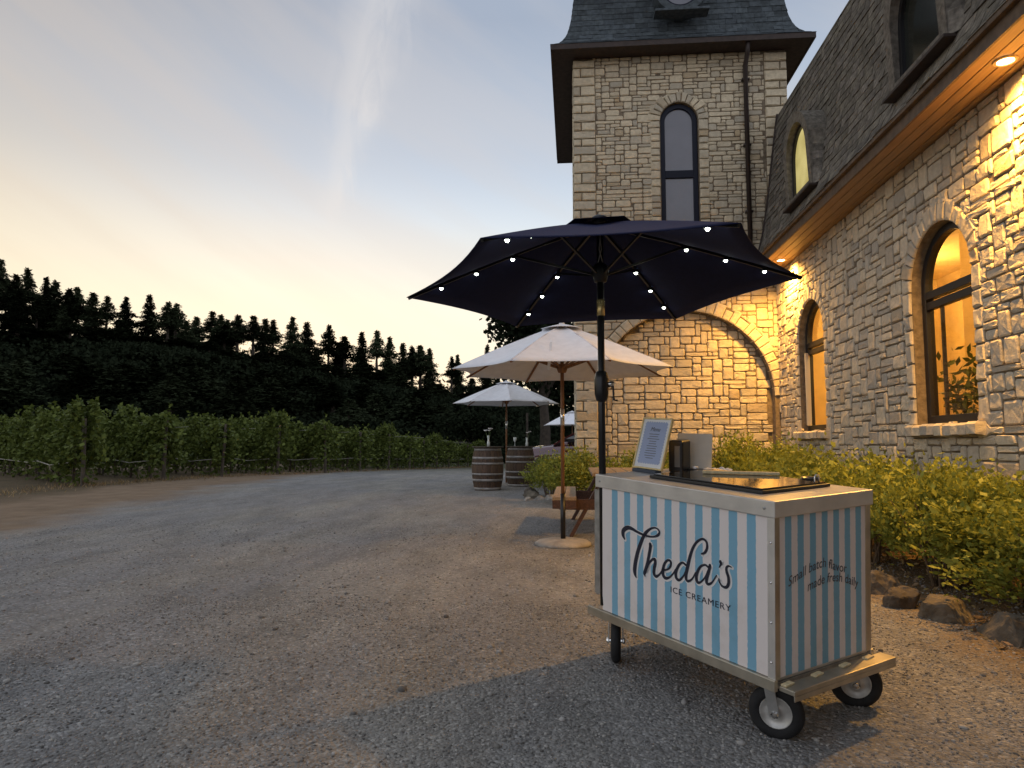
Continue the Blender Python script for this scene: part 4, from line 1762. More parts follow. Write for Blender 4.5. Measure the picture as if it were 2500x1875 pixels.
M_tabletop = mat('picnic_top_wood', (0.30, 0.215, 0.125), 0.65, var=0.25, scale=7, stretch=(8, .7, 8), bump=0.15, rand=.12)
M_concrete = mat('concrete', (0.36, 0.33, 0.29), 0.9, var=0.25, scale=9, bump=0.4, bscale=50)
M_barrel = mat('barrel_oak', (0.085, 0.052, 0.032), 0.75, var=0.4, scale=9, stretch=(5, 5, .7), bump=0.25, rand=.22)
M_hoop = mat('barrel_hoop', (0.30, 0.285, 0.27), 0.55, metal=0.4, var=0.25, scale=12)
m, t, b = new_mat('led_bulb')
b.inputs['Emission Color'].default_value = (.92, 1.0, .86, 1)
b.inputs['Emission Strength'].default_value = 16
M_led = m


def striped(name, axis_i, start, pitch, duty, blue, white, lo, hi):
    m, t, b = new_mat(name)
    tcn = nd(t, 'ShaderNodeTexCoord')
    s = nd(t, 'ShaderNodeSeparateXYZ')
    n = nd(t, 'ShaderNodeTexNoise')
    n.inputs['Scale'].default_value = 60
    t.links.new(tcn.outputs['Object'], n.inputs['Vector'])
    t.links.new(tcn.outputs['Object'], s.inputs[0])
    x = mth(t, 'ADD', s.outputs[axis_i], mth(t, 'MULTIPLY', mth(t, 'SUBTRACT', n.outputs[0], .5), .006))
    f = mth(t, 'FRACT', mth(t, 'DIVIDE', mth(t, 'SUBTRACT', x, start - 4 * pitch), pitch))
    on = mth(t, 'LESS_THAN', f, duty)
    on = mth(t, 'MULTIPLY', on, mth(t, 'MULTIPLY', mth(t, 'GREATER_THAN', x, lo), mth(t, 'LESS_THAN', x, hi)))
    c = mixc(t, on, white, blue)
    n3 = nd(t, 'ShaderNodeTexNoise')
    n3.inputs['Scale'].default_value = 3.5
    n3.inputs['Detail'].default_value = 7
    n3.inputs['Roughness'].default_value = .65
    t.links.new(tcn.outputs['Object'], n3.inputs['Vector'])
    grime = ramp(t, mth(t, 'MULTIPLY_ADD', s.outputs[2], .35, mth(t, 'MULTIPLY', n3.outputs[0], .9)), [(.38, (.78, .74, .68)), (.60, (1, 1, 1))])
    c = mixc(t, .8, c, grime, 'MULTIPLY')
    t.links.new(c, b.inputs['Base Color'])
    b.inputs['Roughness'].default_value = .55
    b.inputs['Specular IOR Level'].default_value = .3
    return m


# ------------------------------------------------------------------ ice cream cart
CO = Vector((0.11753032, 3.91281313, 0.33357213))
EX = Vector((0.59893898, -0.79847677, -0.06088474)).normalized()
EY = Vector((0.80077275, 0.59775153, 0.03815905))
EY = (EY - EX * EY.dot(EX)).normalized()
EZ = EX.cross(EY)
CL, CW, CH = 1.134, 0.667, 0.73
CB = -.268      # ground, below the base frame
CM = Matrix(((EX.x, EY.x, EZ.x, 0), (EX.y, EY.y, EZ.y, 0), (EX.z, EY.z, EZ.z, 0), (0, 0, 0, 1)))
base = CO + EX * CL / 2 + EY * CW / 2 + EZ * CB
CM.translation = base


def LC(a, b, c):
    """cart coordinates (along front, into depth, up from base frame) to cart-local"""
    return (a - CL / 2, b - CW / 2, c - CB)


def WC(a, b, c):
    return CO + EX * a + EY * b + EZ * c


cart = thing('ice_cream_cart', 'metal ice cream cart with blue and white striped panels on four rubber casters', 'ice cream cart', mw=CM)
bw = dict(world=False)


def cbox(name, m, a0, a1, b0, b1, c0, c1, parent=None, bevel=.003):
    q = MB()
    q.box(LC((a0 + a1) / 2, (b0 + b1) / 2, (c0 + c1) / 2), (a1 - a0, b1 - b0, c1 - c0))
    return q.build(name, m, parent or cart, bevel=bevel, **bw)


M_pf = striped('front_stripes', 0, .1225 - CL / 2, .0968, .47, (0.225, 0.455, 0.610), (0.82, 0.755, 0.73), .10 - CL / 2, 1.06 - CL / 2)
M_pe = striped('end_stripes', 1, .0695 - CW / 2, .0805, .505, (0.225, 0.455, 0.610), (0.82, 0.755, 0.73), .05 - CW / 2, .60 - CW / 2)
cbox('cabinet', M_alu, .05, CL - .012, .012, CW - .02, .0, .70)
fp = cbox('front_panel', M_pf, .045, CL - .033, .004, .012, .018, .668, bevel=0)
ep = cbox('end_panel', M_pe, CL - .012, CL - .004, .030, CW - .045, .018, .668, bevel=0)
# corner angles and rivets
ct = cbox('corner_trim', M_alu, CL - .036, CL, 0, .003, .012, .664)
ct2 = cbox('corner_trim', M_alu_w, CL - .003, CL, .003, .032, .012, .664)
ct3 = cbox('corner_trim', M_alu_w, CL - .003, CL, CW - .045, CW - .008, .012, .664)
for c in (.08, .24, .40, .56):
    q = MB()
    q.lathe([(0, -.004), (.0045, -.003), (.006, 0)], 10, LC(CL - .019, 0, c), Matrix.Rotation(R(-90), 3, 'X'))
    q.build('rivet', M_chrome, ct, True, **bw)
# counter: flat sheet with folded rim
cbox('counter', M_alu, -.004, CL + .006, -.006, CW + .006, .662, CH, bevel=.004)
for a in (.035, CL - .045):
    q = MB()
    q.lathe([(0, -.005), (.005, -.004), (.007, 0)], 10, LC(a, -.006, .697), Matrix.Rotation(R(-90), 3, 'X'))
    q.build('rivet', M_steel, cart, True, **bw)
# sliding lids
cbox('lid_frame', M_black, .285, .985, .115, .590, CH + .001, CH + .016, bevel=.004)
lid = cbox('glass_lid', M_blackglass, .30, .97, .13, .575, CH + .017, CH + .023, bevel=.002)
q = MB()
q.bar(LC(.43, .345, CH + .032), LC(.70, .60, CH + .032), .022, .016)
lr = q.build('lid_rail', M_cream, cart, bevel=.004, **bw)
# left end bracket that takes the parasol pole
br = MB()
br.box(LC(-.030, .035, .36), (.055, .004, .56))
br.box(LC(-.056, .075, .36), (.004, .08, .56))
br.box(LC(-.030, .115, .36), (.055, .004, .56))
brk = br.build('pole_bracket', M_steel, cart, **bw)
for c in (.50, .27):
    q = MB()
    q.lathe([(0, -.004), (.005, -.003), (.006, 0)], 8, LC(-.012, .033, c), Matrix.Rotation(R(-90), 3, 'X'))
    q.build('bolt', M_chrome, brk, True, **bw)
# base frame: front angle and the projecting end ledge
cbox('base_rail', M_alu_w, -.065, CL + .005, -.012, .010, -.030, .016)
cbox('base_rail', M_alu_w, -.065, CL + .004, CW - .015, CW + .006, -.030, .016)
cbox('base_tray', M_steel, -.06, CL - .01, .0, CW - .01, -.028, -.002)
led_ = cbox('end_ledge', M_alu_w, CL + .006, CL + .080, .014, CW + .05, -.026, -.006)
cbox('ledge_lip', M_alu_w, CL + .074, CL + .080, .014, CW + .05, -.048, -.026, led_)
for bb in (.05, .24, .43, .60):
    q = MB()
    q.box(LC(CL + .020, bb, -.002), (.026, .060, .008), Matrix.Rotation(R(5), 3, 'Z'))
    q.build('ledge_clip', M_cream, led_, bevel=.002, **bw)
q = MB()
q.box(LC(.17, .06, -.045), (.20, .03, .022))
q.box(LC(.31, .06, -.040), (.06, .03, .008))
q.build('brake_plate', M_white, cart, bevel=.003, **bw)


def caster(a, b, ang, rr=.112):
    """swivel caster: plate, fork with two blades, rim and pneumatic tyre"""
    zc = CB + rr
    root = MB()
    rot = Matrix.Rotation(ang, 3, 'Z')
    c0 = Vector(LC(a, b, 0))
    w = lambda x, y, z: rot @ Vector((x, y, 0)) + Vector((c0.x, c0.y, z - CB))
    root.box(w(0, 0, -.036), (.09, .07, .010), rot)
    root.lathe([(.028, -.016), (.030, .0)], 14, w(0, 0, -.044))
    for s in (-1, 1):
        root.bar(w(0, s * .037, -.048), w(.022, s * .037, zc - .01), .006, .042, up=rot @ Vector((1, 0, 0)))
    root.bar(w(0, -.04, -.050), w(0, .04, -.050), .042, .008)
    fk = root.build('caster', M_steel, cart, bevel=.0015, **bw)
    ax = Matrix.Rotation(ang, 3, 'Z') @ Matrix.Rotation(R(90), 3, 'X')
    cc = w(.022, 0, zc)
    ty = MB()
    r0 = rr - .047
    prof = []
    for k in range(15):
        t_ = -PI * .86 + 2 * PI * .86 * k / 14
        prof.append((rr - .027 + .027 * math.cos(t_), .026 * math.sin(t_)))
    ty.lathe(prof, 32, cc, ax)
    ty.build('tyre', M_rubber, fk, True, **bw)
    rm_ = MB()
    rm_.lathe([(.0, .012), (.016, .014), (.02, .008), (r0 - .012, .006), (r0 - .004, .016), (r0 + .002, .018), (r0 + .002, -.018), (r0 - .004, -.016), (r0 - .012, -.006), (.02, -.008), (.016, -.014), (0, -.012)], 28, cc, ax)
    rm_.build('rim', M_rim, fk, True, **bw)
    h = MB()
    h.tube([cc + rot @ Vector((0, -.046, 0)), cc + rot @ Vector((0, .046, 0))], .011, 8)
    h.lathe([(.0, .052), (.012, .050), (.017, .042), (.017, .036)], 8, cc, ax)
    h.lathe([(.0, -.052), (.012, -.050), (.017, -.042), (.017, -.036)], 8, cc, ax)
    h.build('axle_nut', M_chrome, fk, False, **bw)


caster(1.045, .085, R(28))
caster(.045, .095, R(-41))
caster(1.045, CW - .03, R(38))
caster(.06, CW - .09, R(20))

# lettering on the front panel
STROKES = {"T":[[0.2247,0.4216,0.0046],[0.213,0.4407,0.0115],[0.2157,0.4622,0.0126],[0.245,0.4817,0.0113],[0.2763,0.4833,0.0089],[0.3174,0.4737,0.0066],[0.3626,0.4666,0.006],[0.4069,0.465,0.005],[0.4455,0.4716,0.0053],[0.4703,0.4848,0.0073],[0.4765,0.5,0.0061],[0.4623,0.5119,0.0041],[0.4409,0.5131,0.0045],[0.4119,0.5018,0.0063],[0.3849,0.4815,0.0089],[0.3676,0.4617,0.0098],[0.3475,0.4259,0.0112],[0.3262,0.381,0.012],[0.3092,0.3296,0.0127],[0.3003,0.2831,0.0128],[0.3038,0.2597,0.0099],[0.3114,0.2459,0.0035]],"h":[[0.4126,0.4291,0.0088],[0.414,0.4159,0.0104],[0.4066,0.3826,0.0101],[0.3927,0.3328,0.0095],[0.3778,0.2926,0.0102],[0.3718,0.2778,0.0094],[0.3752,0.2657,0.003]],"h2":[[0.3827,0.2936,0.0042],[0.4025,0.3314,0.0055],[0.4259,0.3556,0.0066],[0.4451,0.3607,0.0082],[0.4479,0.3456,0.0094],[0.4401,0.3158,0.0099],[0.439,0.2922,0.0095],[0.4519,0.2817,0.0078],[0.4742,0.2938,0.0053],[0.4968,0.3204,0.0044]],"e":[[0.4921,0.3201,0.004],[0.5291,0.3305,0.0047],[0.5497,0.35,0.0066],[0.552,0.3709,0.0066],[0.5362,0.3762,0.0055],[0.5155,0.3603,0.0071],[0.5024,0.3321,0.0092],[0.5004,0.3021,0.0096],[0.5161,0.2875,0.0079],[0.5427,0.2966,0.0055],[0.5676,0.3198,0.0043],[0.5834,0.3425,0.0038]],"d":[[0.647,0.3764,0.0052],[0.6276,0.3829,0.0052],[0.6034,0.3643,0.0072],[0.5855,0.3301,0.0088],[0.5876,0.3049,0.0084],[0.6062,0.2978,0.0064],[0.6316,0.3209,0.0045],[0.6491,0.35,0.0041]],"d2":[[0.744,0.4455,0.0039],[0.7624,0.4537,0.0063],[0.7758,0.4745,0.0069],[0.776,0.4975,0.0062],[0.7627,0.5114,0.0056],[0.7423,0.5103,0.0056],[0.7133,0.4903,0.0065],[0.6909,0.4588,0.0076],[0.6738,0.418,0.0088],[0.6608,0.3745,0.0096],[0.6499,0.3344,0.0093],[0.651,0.3109,0.0078],[0.6652,0.3062,0.0059],[0.6881,0.3223,0.0044],[0.7084,0.3532,0.004]],"a":[[0.7843,0.3938,0.0052],[0.7642,0.4004,0.0049],[0.7384,0.3874,0.006],[0.7188,0.3585,0.0082],[0.7125,0.3292,0.0086],[0.7215,0.3133,0.0071],[0.7413,0.3208,0.0046],[0.7659,0.3471,0.0042],[0.7822,0.3781,0.0045]],"a2":[[0.7931,0.4042,0.0069],[0.787,0.3792,0.0079],[0.776,0.3463,0.0083],[0.7731,0.3258,0.008],[0.7851,0.3194,0.0062],[0.8059,0.3332,0.0044],[0.8304,0.3673,0.003]],"q":[[0.8525,0.4313,0.008],[0.8552,0.4229,0.006],[0.8454,0.405,0.0017]],"s":[[0.9132,0.4206,0.0022],[0.899,0.4229,0.0042],[0.8869,0.4145,0.0059],[0.8868,0.3973,0.0072],[0.8968,0.3729,0.0078],[0.8967,0.3462,0.0078],[0.8834,0.3284,0.0065],[0.8612,0.3292,0.005],[0.8466,0.3439,0.0043],[0.844,0.3558,0.0037]]}


def catmull(pts, m=7):
    P = [np.array(p) for p in pts]
    P = [2 * P[0] - P[1]] + P + [2 * P[-1] - P[-2]]
    out = []
    for i in range(1, len(P) - 2):
        for k in range(m):
            t = k / m
            p0, p1, p2, p3 = P[i - 1:i + 3]
            out.append(.5 * (2 * p1 + (p2 - p0) * t + (2 * p0 - 5 * p1 + 4 * p2 - p3) * t * t + (3 * p1 - p0 - 3 * p2 + p3) * t ** 3))
    out.append(P[-2])
    return out


def brush(mb, pts, b, grow, da=0, dc=0):
    P = catmull(pts)
    L, Rr = [], []
    for i, p in enumerate(P):
        q = P[min(i + 1, len(P) - 1)] - P[max(i - 1, 0)]
        ln = math.hypot(q[0], q[1]) + 1e-9
        nx_, nz_ = -q[1] / ln, q[0] / ln
        w = max(.0012, p[2]) + grow
        L.append((p[0] + da + nx_ * w, p[1] + dc + nz_ * w))
        Rr.append((p[0] + da - nx_ * w, p[1] + dc - nz_ * w))
    vv = [LC(a, b, c) for a, c in L] + [LC(a, b, c) for a, c in Rr]
    n = len(P)
    mb.add(vv, [(i, i + 1, n + i + 1, n + i) for i in range(n - 1)])
    for e in (0, n - 1):
        p = P[e]
        w = max(.0012, p[2]) + grow
        k = 12
        mb.add([LC(p[0] + da + w * math.cos(2 * PI * j / k), b, p[1] + dc + w * math.sin(2 * PI * j / k)) for j in range(k)], [tuple(range(k))])


halo, word = MB(), MB()
for nme, pts in STROKES.items():
    brush(halo, pts, .0030, .0055, .004, -.003)
for q, (nme, pts) in enumerate(STROKES.items()):
    brush(word, pts, .0014 - q * .00006, 0)
halo.build('lettering_outline', M_inkw, fp, **bw)
word.build('lettering', M_ink, fp, **bw)


def text_mesh(s, size, m, name, parent, mw, shear=0.0, space=1.0, thick=0.0):
    cu = bpy.data.curves.new(name, 'FONT')
    cu.body = s
    cu.size = size
    cu.shear = shear
    cu.space_character = space
    cu.resolution_u = 3
    cu.offset = thick
    tmp = bpy.data.objects.new('tmp_text', cu)
    COL.objects.link(tmp)
    dg = bpy.context.evaluated_depsgraph_get()
    me = bpy.data.meshes.new_from_object(tmp.evaluated_get(dg))
    bpy.data.objects.remove(tmp)
    bpy.data.curves.remove(cu)
    me.transform(mw)
    me.materials.clear()
    me.materials.append(m)
    o = bpy.data.objects.new(name, me)
    COL.objects.link(o)
    if parent:
        o.parent = parent
    return o


def panel_mat(o, right, up):
    """local matrix with x=right, y=up at o"""
    r_, u_ = Vector(right).normalized(), Vector(up).normalized()
    n_ = r_.cross(u_)
    return Matrix(((r_.x, u_.x, n_.x, o[0]), (r_.y, u_.y, n_.y, o[1]), (r_.z, u_.z, n_.z, o[2]), (0, 0, 0, 1)))


ice = text_mesh('ICE CREAMERY', .040, M_ink, 'lettering', fp, panel_mat(LC(.547, .0022, .229), (1, 0, 0), (0, 0, 1)), space=1.12)
xs_ = [v.co.x for v in ice.data.vertices]
k = (.905 - .547) / (max(xs_) - min(xs_))
x0_ = min(xs_)
for v in ice.data.vertices:
    v.co.x = x0_ + (v.co.x - x0_) * k


def wavy(s, b0, b1, base_fn, size):
    tot = bpy.data.curves.new('tmp', 'FONT')
    bpy.data.curves.remove(tot)
    o = text_mesh(s, size, M_inkg, 'lettering', ep, Matrix.Identity(4), shear=.12, thick=.0002)
    vx = np.array([v.co[:] for v in o.data.vertices])
    xmin, xmax = vx[:, 0].min(), vx[:, 0].max()
    for v in o.data.vertices:
        t_ = (v.co.x - xmin) / (xmax - xmin)
        b_ = b0 + (b1 - b0) * t_
        v.co = Vector(LC(CL - .0025, b_, base_fn(t_) + v.co.y * 1.15))


wavy('Small batch flavor', .088, .484, lambda t: .374 + .052 * math.sin(min(t, .8) / .8 * PI * .66) - .10 * max(0, t - .60), .050)
wavy('made fresh daily', .212, .568, lambda t: .338 + .026 * math.sin(t * PI) - .036 * t * t, .050)

# ------------------------------------------------------------------ things on the counter
EZW = Vector((0, 0, 1))


def cart_frame(a, b, rz=0.0, c=CH):
    Mx = CM.to_3x3().to_4x4() @ Matrix.Rotation(rz, 4, 'Z')
    Mx.translation = WC(a, b, c)
    return Mx


# framed menu on a little dark stand
menu = thing('framed_menu', 'gold framed menu card with scalloped blue print leaning on a dark stand', 'menu sign', mw=cart_frame(.085, .285, R(-1)))
tilt = Matrix.Rotation(R(-17), 3, 'X')
fw_, fh_ = .235, .290


def mp_(x, y, z):          # on the leaning plate
    return tilt @ Vector((x, y, z)) + Vector((0, 0, .018))


q = MB()
q.ring([(-fw_ / 2, 0), (fw_ / 2, 0), (fw_ / 2, fh_), (-fw_ / 2, fh_)], [(-fw_ / 2 + .009, .009), (fw_ / 2 - .009, .009), (fw_ / 2 - .009, fh_ - .009), (-fw_ / 2 + .009, fh_ - .009)], -.008, .006, lambda u, v, d: mp_(u, d, v))
q.build('frame', M_gold, menu, bevel=.0015, **bw)
q = MB()
q.prism([(-fw_ / 2 + .008, .008), (fw_ / 2 - .008, .008), (fw_ / 2 - .008, fh_ - .008), (-fw_ / 2 + .008, fh_ - .008)], -.002, .003, lambda u, v, d: mp_(u, d, v))
mc = q.build('mat_card', M_white, menu, **bw)
sc_ = []
x0, x1, z0, z1 = -.084, .084, .034, .262
for (p, r_, n) in (((x0, z0), (x1, z0), 9), ((x1, z0), (x1, z1), 14), ((x1, z1), (x0, z1), 9), ((x0, z1), (x0, z0), 14)):
    for k in range(n):
        for tt in np.linspace(0, 1, 6)[:-1]:
            f = (k + tt) / n
            nx_, nz_ = (r_[1] - p[1]), -(r_[0] - p[0])
            ln = math.hypot(nx_, nz_)
            sc_.append((p[0] + (r_[0] - p[0]) * f + nx_ / ln * .006 * math.sin(PI * tt), p[1] + (r_[1] - p[1]) * f + nz_ / ln * .006 * math.sin(PI * tt)))
q = MB()
q.add([mp_(u, -.0032, v) for u, v in sc_], [tuple(range(len(sc_)))])
q.build('print', M_blueprint, mc, **bw)
text_mesh('Menu', .034, M_ink, 'heading', mc, panel_mat(mp_(-.038, -.0048, .213), (1, 0, 0), tilt @ Vector((0, 0, 1))), shear=.25)
q = MB()
for k in range(11):
    w = rnd.uniform(.05, .10)
    z = .195 - k * .0135
    q.add([mp_(-w / 2, -.0046, z), mp_(w / 2, -.0046, z), mp_(w / 2, -.0046, z + .0035), mp_(-w / 2, -.0046, z + .0035)], [(0, 1, 2, 3)])
q.build('text_lines', M_inkg, mc, **bw)
q = MB()
q.prism([(-mp_(fw_ / 2, -.0085, .01).x, 0)], 0, 0, lambda u, v, d: (0, 0, 0)) if False else None
q.box((0, -.005, .009), (.19, .045, .018))
q.bar((0, .03, .0), (0, .072, .19), .05, .006, up=(0, 1, 0))
q.build('stand', mat('slate_stand', (.055, .07, .10), .6), menu, bevel=.004, **bw)
gl_ = MB()
gl_.add([mp_(u, -.0062, v) for u, v in ((-fw_ / 2 + .009, .009), (fw_ / 2 - .009, .009), (fw_ / 2 - .009, fh_ - .009), (-fw_ / 2 + .009, fh_ - .009))], [(0, 1, 2, 3)])
gl_.build('glass', glass_mat('menu_glass', (.97, .98, .98), .03, 1.0), menu, **bw)

# black dispenser
t_ = thing('napkin_dispenser', 'black box with a grey window just behind the framed menu', 'dispenser', mw=cart_frame(.160, .455, R(20)))
q = MB()
q.box((0, 0, .088), (.085, .11, .176))
bd = q.build('case', M_black, t_, bevel=.012, seg=3, **bw)
q = MB()
q.box((.012, -.0555, .088), (.032, .004, .115))
q.build('window', mat('grey_panel', (.16, .16, .155), .3), t_, bevel=.002, **bw)
# pale board
t_ = thing('paper_board', 'pale blank board standing upright on the cart behind the black box', 'board', mw=cart_frame(.150, .575, R(31)))
q = MB()
q.bar((0, -.002, 0), (.0, .035, .205), .195, .008, up=(0, 1, 0))
q.build('sheet', mat('pale_sheet', (.66, .62, .54), .45, var=.1, scale=9), t_, bevel=.002, **bw)
q = MB()
q.box((0, .02, .006), (.17, .05, .012))
q.build('foot', M_black, t_, **bw)
# small black tray with a white cap in it, black cup
t_ = thing('card_tray', 'small black tray lying in front of the pale board', 'tray', mw=cart_frame(.235, .50, R(10)))
q = MB()
q.box((0, 0, .010), (.10, .05, .020))
q.build('tray', M_black, t_, bevel=.004, **bw)
q = MB()
q.lathe([(0, .036), (.013, .034), (.014, .021), (0, .020)], 12)
q.build('cap', M_white, t_, True, **bw)
t_ = thing('dark_cup', 'tiny dark square holder at the back edge of the counter', 'holder', mw=cart_frame(.16, .745 - .10, R(15)))
q = MB()
q.ring([(-.022, -.022), (.022, -.022), (.022, .022), (-.022, .022)], [(-.018, -.018), (.018, -.018), (.018, .018), (-.018, .018)], 0, .05, lambda u, v, d: (u, v, d))
q.box((0, 0, .004), (.036, .036, .008))
q.build('body', M_black, t_, bevel=.002, **bw)
# crumpled cloth
t_ = thing('cleaning_cloth', 'crumpled cream cloth lying on the counter beside the pale board', 'cloth', mw=cart_frame(.29, .61, R(35)))
bm = bmesh.new()
bmesh.ops.create_grid(bm, x_segments=16, y_segments=12, size=.5)
for v in bm.verts:
    x, y = v.co.x * .15, v.co.y * .10
    v.co = Vector((x, y, .012 + .010 * math.sin(x * 90) * math.cos(y * 110 + x * 40) + .006 * math.sin(y * 160)))
me = bpy.data.meshes.new('fabric')
bm.to_mesh(me)
bm.free()
me.materials.append(M_canvas)
me.polygons.foreach_set('use_smooth', [True] * len(me.polygons))
link('fabric', me, t_)
# black bowl with a chrome handle
t_ = thing('black_bowl', 'small black bowl on the right end of the cart top', 'bowl', mw=cart_frame(.86, .62))
q = MB()
q.lathe([(0, .001), (.026, .001), (.043, .022), (.046, .030), (.041, .029), (.025, .008), (0, .007)], 24)
q.build('bowl', M_black, t_, True, **bw)
hd = MB()
A_ = [(.965, .50, CH), (.965, .50, CH + .050), (.967, .505, CH + .058), (.967, .525, CH + .058), (.965, .53, CH + .050), (.965, .53, CH)]
hd.tube([LC(*p) for p in A_], .0035, 8)
hd.build('lid_handle', M_chrome, cart, True, **bw)
# ------------------------------------------------------------------ umbrellas
def canopy_point(R_, n, k, t, s, rz, az, scal, sag, rot):
    """panel k, across t in 0..1, radial s in 0..1"""
    a0, a1 = rot + 2 * PI * k / n, rot + 2 * PI * (k + 1) / n
    A = Vector((math.cos(a0), math.sin(a0), 0))
    B = Vector((math.cos(a1), math.sin(a1), 0))
    mid = 4 * t * (1 - t)
    d = (A * (1 - t) + B * t) * (1 - scal * mid * s)
    zz = az + (rz - az) * (s ** 1.12)
    return Vector((d.x * R_ * s, d.y * R_ * s, zz - sag * mid * math.sin(PI * min(1, s)) - sag * .25 * mid * s + scal * .10 * mid * s * s))


def make_canopy(R_, n, rz, az, scal, sag, rot, s0=.0, thick=.003, nt_=10, ns=9):
    mb = MB()
    for k in range(n):
        base_i = len(mb.v)
        for i in range(ns + 1):
            s = s0 + (1 - s0) * i / ns
            for j in range(nt_ + 1):
                mb.v.append(tuple(canopy_point(R_, n, k, j / nt_, max(s, 1e-3), rz, az, scal, sag, rot)))
        for i in range(ns):
            for j in range(nt_):
                a = base_i + i * (nt_ + 1) + j
                mb.f.append((a, a + 1, a + nt_ + 2, a + nt_ + 1))
    return mb


def finish_canopy(mb, name, m, parent):
    me = bpy.data.meshes.new(name)
    me.from_pydata(mb.v, [], mb.f)
    bm = bmesh.new()
    bm.from_mesh(me)
    bmesh.ops.remove_doubles(bm, verts=bm.verts, dist=.0004)
    bmesh.ops.recalc_face_normals(bm, faces=bm.faces)
    bm.to_mesh(me)
    bm.free()
    me.materials.append(m)
    me.polygons.foreach_set('use_smooth', [True] * len(me.polygons))
    try:
        me.set_sharp_from_angle(angle=R(9))
    except Exception:
        pass
    o = link(name, me, parent)
    md = o.modifiers.new('cloth', 'SOLIDIFY')
    md.thickness = .003
    return o


def market_umbrella(label, x, y, zg, top, rim, rad, rot, base_kind, group, n=8, tie=None, joint=True):
    t = thing('market_umbrella', label, 'umbrella', (x, y, zg), 0, group)
    rz, az = rim - zg, top - zg
    finish_canopy(make_canopy(rad, n, rz, az - .05, .10, .028, rot, .10), 'canopy', M_canvas, t)
    finish_canopy(make_canopy(rad * .20, n, az - .105, az - .035, .06, .004, rot, .02, ns=4, nt_=6), 'vent_cap', M_canvas, t)
    p = MB()
    p.tube([(0, 0, .55 if base_kind == 'disc' else .05), (0, 0, az - .02)], .021, 12)
    p.build('pole', M_teak, t, True, world=False)
    f = MB()
    f.tube([(0, 0, az - .05), (0, 0, az - .03), (0, 0, az - .02)], [.03, .035, .02], 10)
    f.build('finial', M_canvas, t, True, world=False)
    h = MB()
    zh = rz + .02
    h.lathe([(.022, -.05), (.045, -.045), (.060, -.01), (.062, .035), (.040, .055), (.022, .055)], 16, (0, 0, zh + .02))
    h.build('hub', M_teak, t, True, world=False)
    for k in range(n):
        a = rot + 2 * PI * k / n
        pts = [canopy_point(rad, n, k, 0, s, rz, az - .05, .1, .028, rot) - Vector((0, 0, .016)) for s in (.05, .35, .7, .985)]
        r_ = MB()
        for q in range(3):
            r_.bar(pts[q], pts[q + 1], .020, .024)
        r_.bar(Vector((.05 * math.cos(a), .05 * math.sin(a), zh + .03)), pts[1] * .55 + pts[2] * .45, .016, .022)
        r_.build('rib', M_teak, t, world=False)
    if joint:
        j = MB()
        j.tube([(0, 0, 1.36), (0, 0, 1.55)], .0245, 12)
        j.build('pole_joint', M_brass if False else M_chrome, t, True, world=False)
    if base_kind == 'disc':
        b_ = MB()
        b_.lathe([(0, .075), (.10, .074), (.28, .055), (.318, .03), (.32, .0), (0, -.02)], 36)
        b_.build('base', M_concrete, t, True, world=False)
        b_ = MB()
        b_.tube([(0, 0, .05), (0, 0, .58)], .029, 12)
        b_.build('base_tube', M_blackmetal, t, True, world=False)
    else:
        b_ = MB()
        b_.lathe([(0, .07), (.22, .06), (.25, .0)], 24)
        b_.build('base', M_concrete, t, True, world=False)
    if tie is not None:
        a = tie
        e = Vector((math.cos(a), math.sin(a), 0)) * rad * .60
        top_ = az - .05 + (rz - az + .05) * .60 ** 1.12 + .03
        s_ = MB()
        pts = [e + Vector((0, 0, top_)), e * 1.06 + Vector((.0, 0, top_ - .04)), e * 1.07 + Vector((-.012, 0, top_ - .20)), e * 1.06 + Vector((-.03, 0, top_ - .33))]
        for q in range(3):
            s_.bar(pts[q], pts[q + 1], .030, .006, up=(math.cos(a), math.sin(a), 0))
        s_.build('tie_strap', M_canvas, t, world=False)
    return t


UG = 'white market umbrellas'
market_umbrella('nearest white market umbrella, standing in a round concrete base by the picnic table', -.125, 8.22, float(gz(-.125, 8.22)), 2.66, 2.055, 1.31, R(112.5), 'disc', UG, tie=R(-97))
market_umbrella('white market umbrella standing over the two wine barrels', -1.62, 17.2, float(gz(-1.62, 17.2)), 2.80, 2.21, 1.31, R(100), 'plate', UG)
market_umbrella('small far white umbrella half hidden by the tower corner', -.05, 32, float(gz(-.05, 32)), 2.75, 2.08, 1.36, R(118), 'plate', UG)

# dark blue solar umbrella on the cart
BX, BY, BR, BRZ, BAZ, BROT = .155, 3.89, 1.09, 2.085, 2.45, R(180)
bu = thing('patio_umbrella', 'dark navy hexagonal umbrella with small lit bulbs along its ribs, over the cart', 'umbrella', (BX, BY, .34))
rz, az = BRZ - .34, BAZ - .34
TILT = Matrix.Translation((0, 0, rz)) @ Matrix.Rotation(R(-2.0), 4, 'X') @ Matrix.Rotation(R(-1.9), 4, 'Y') @ Matrix.Translation((0, 0, -rz))


def tilted(mb):
    mb.v = [tuple(TILT @ Vector(v)) for v in mb.v]
    return mb


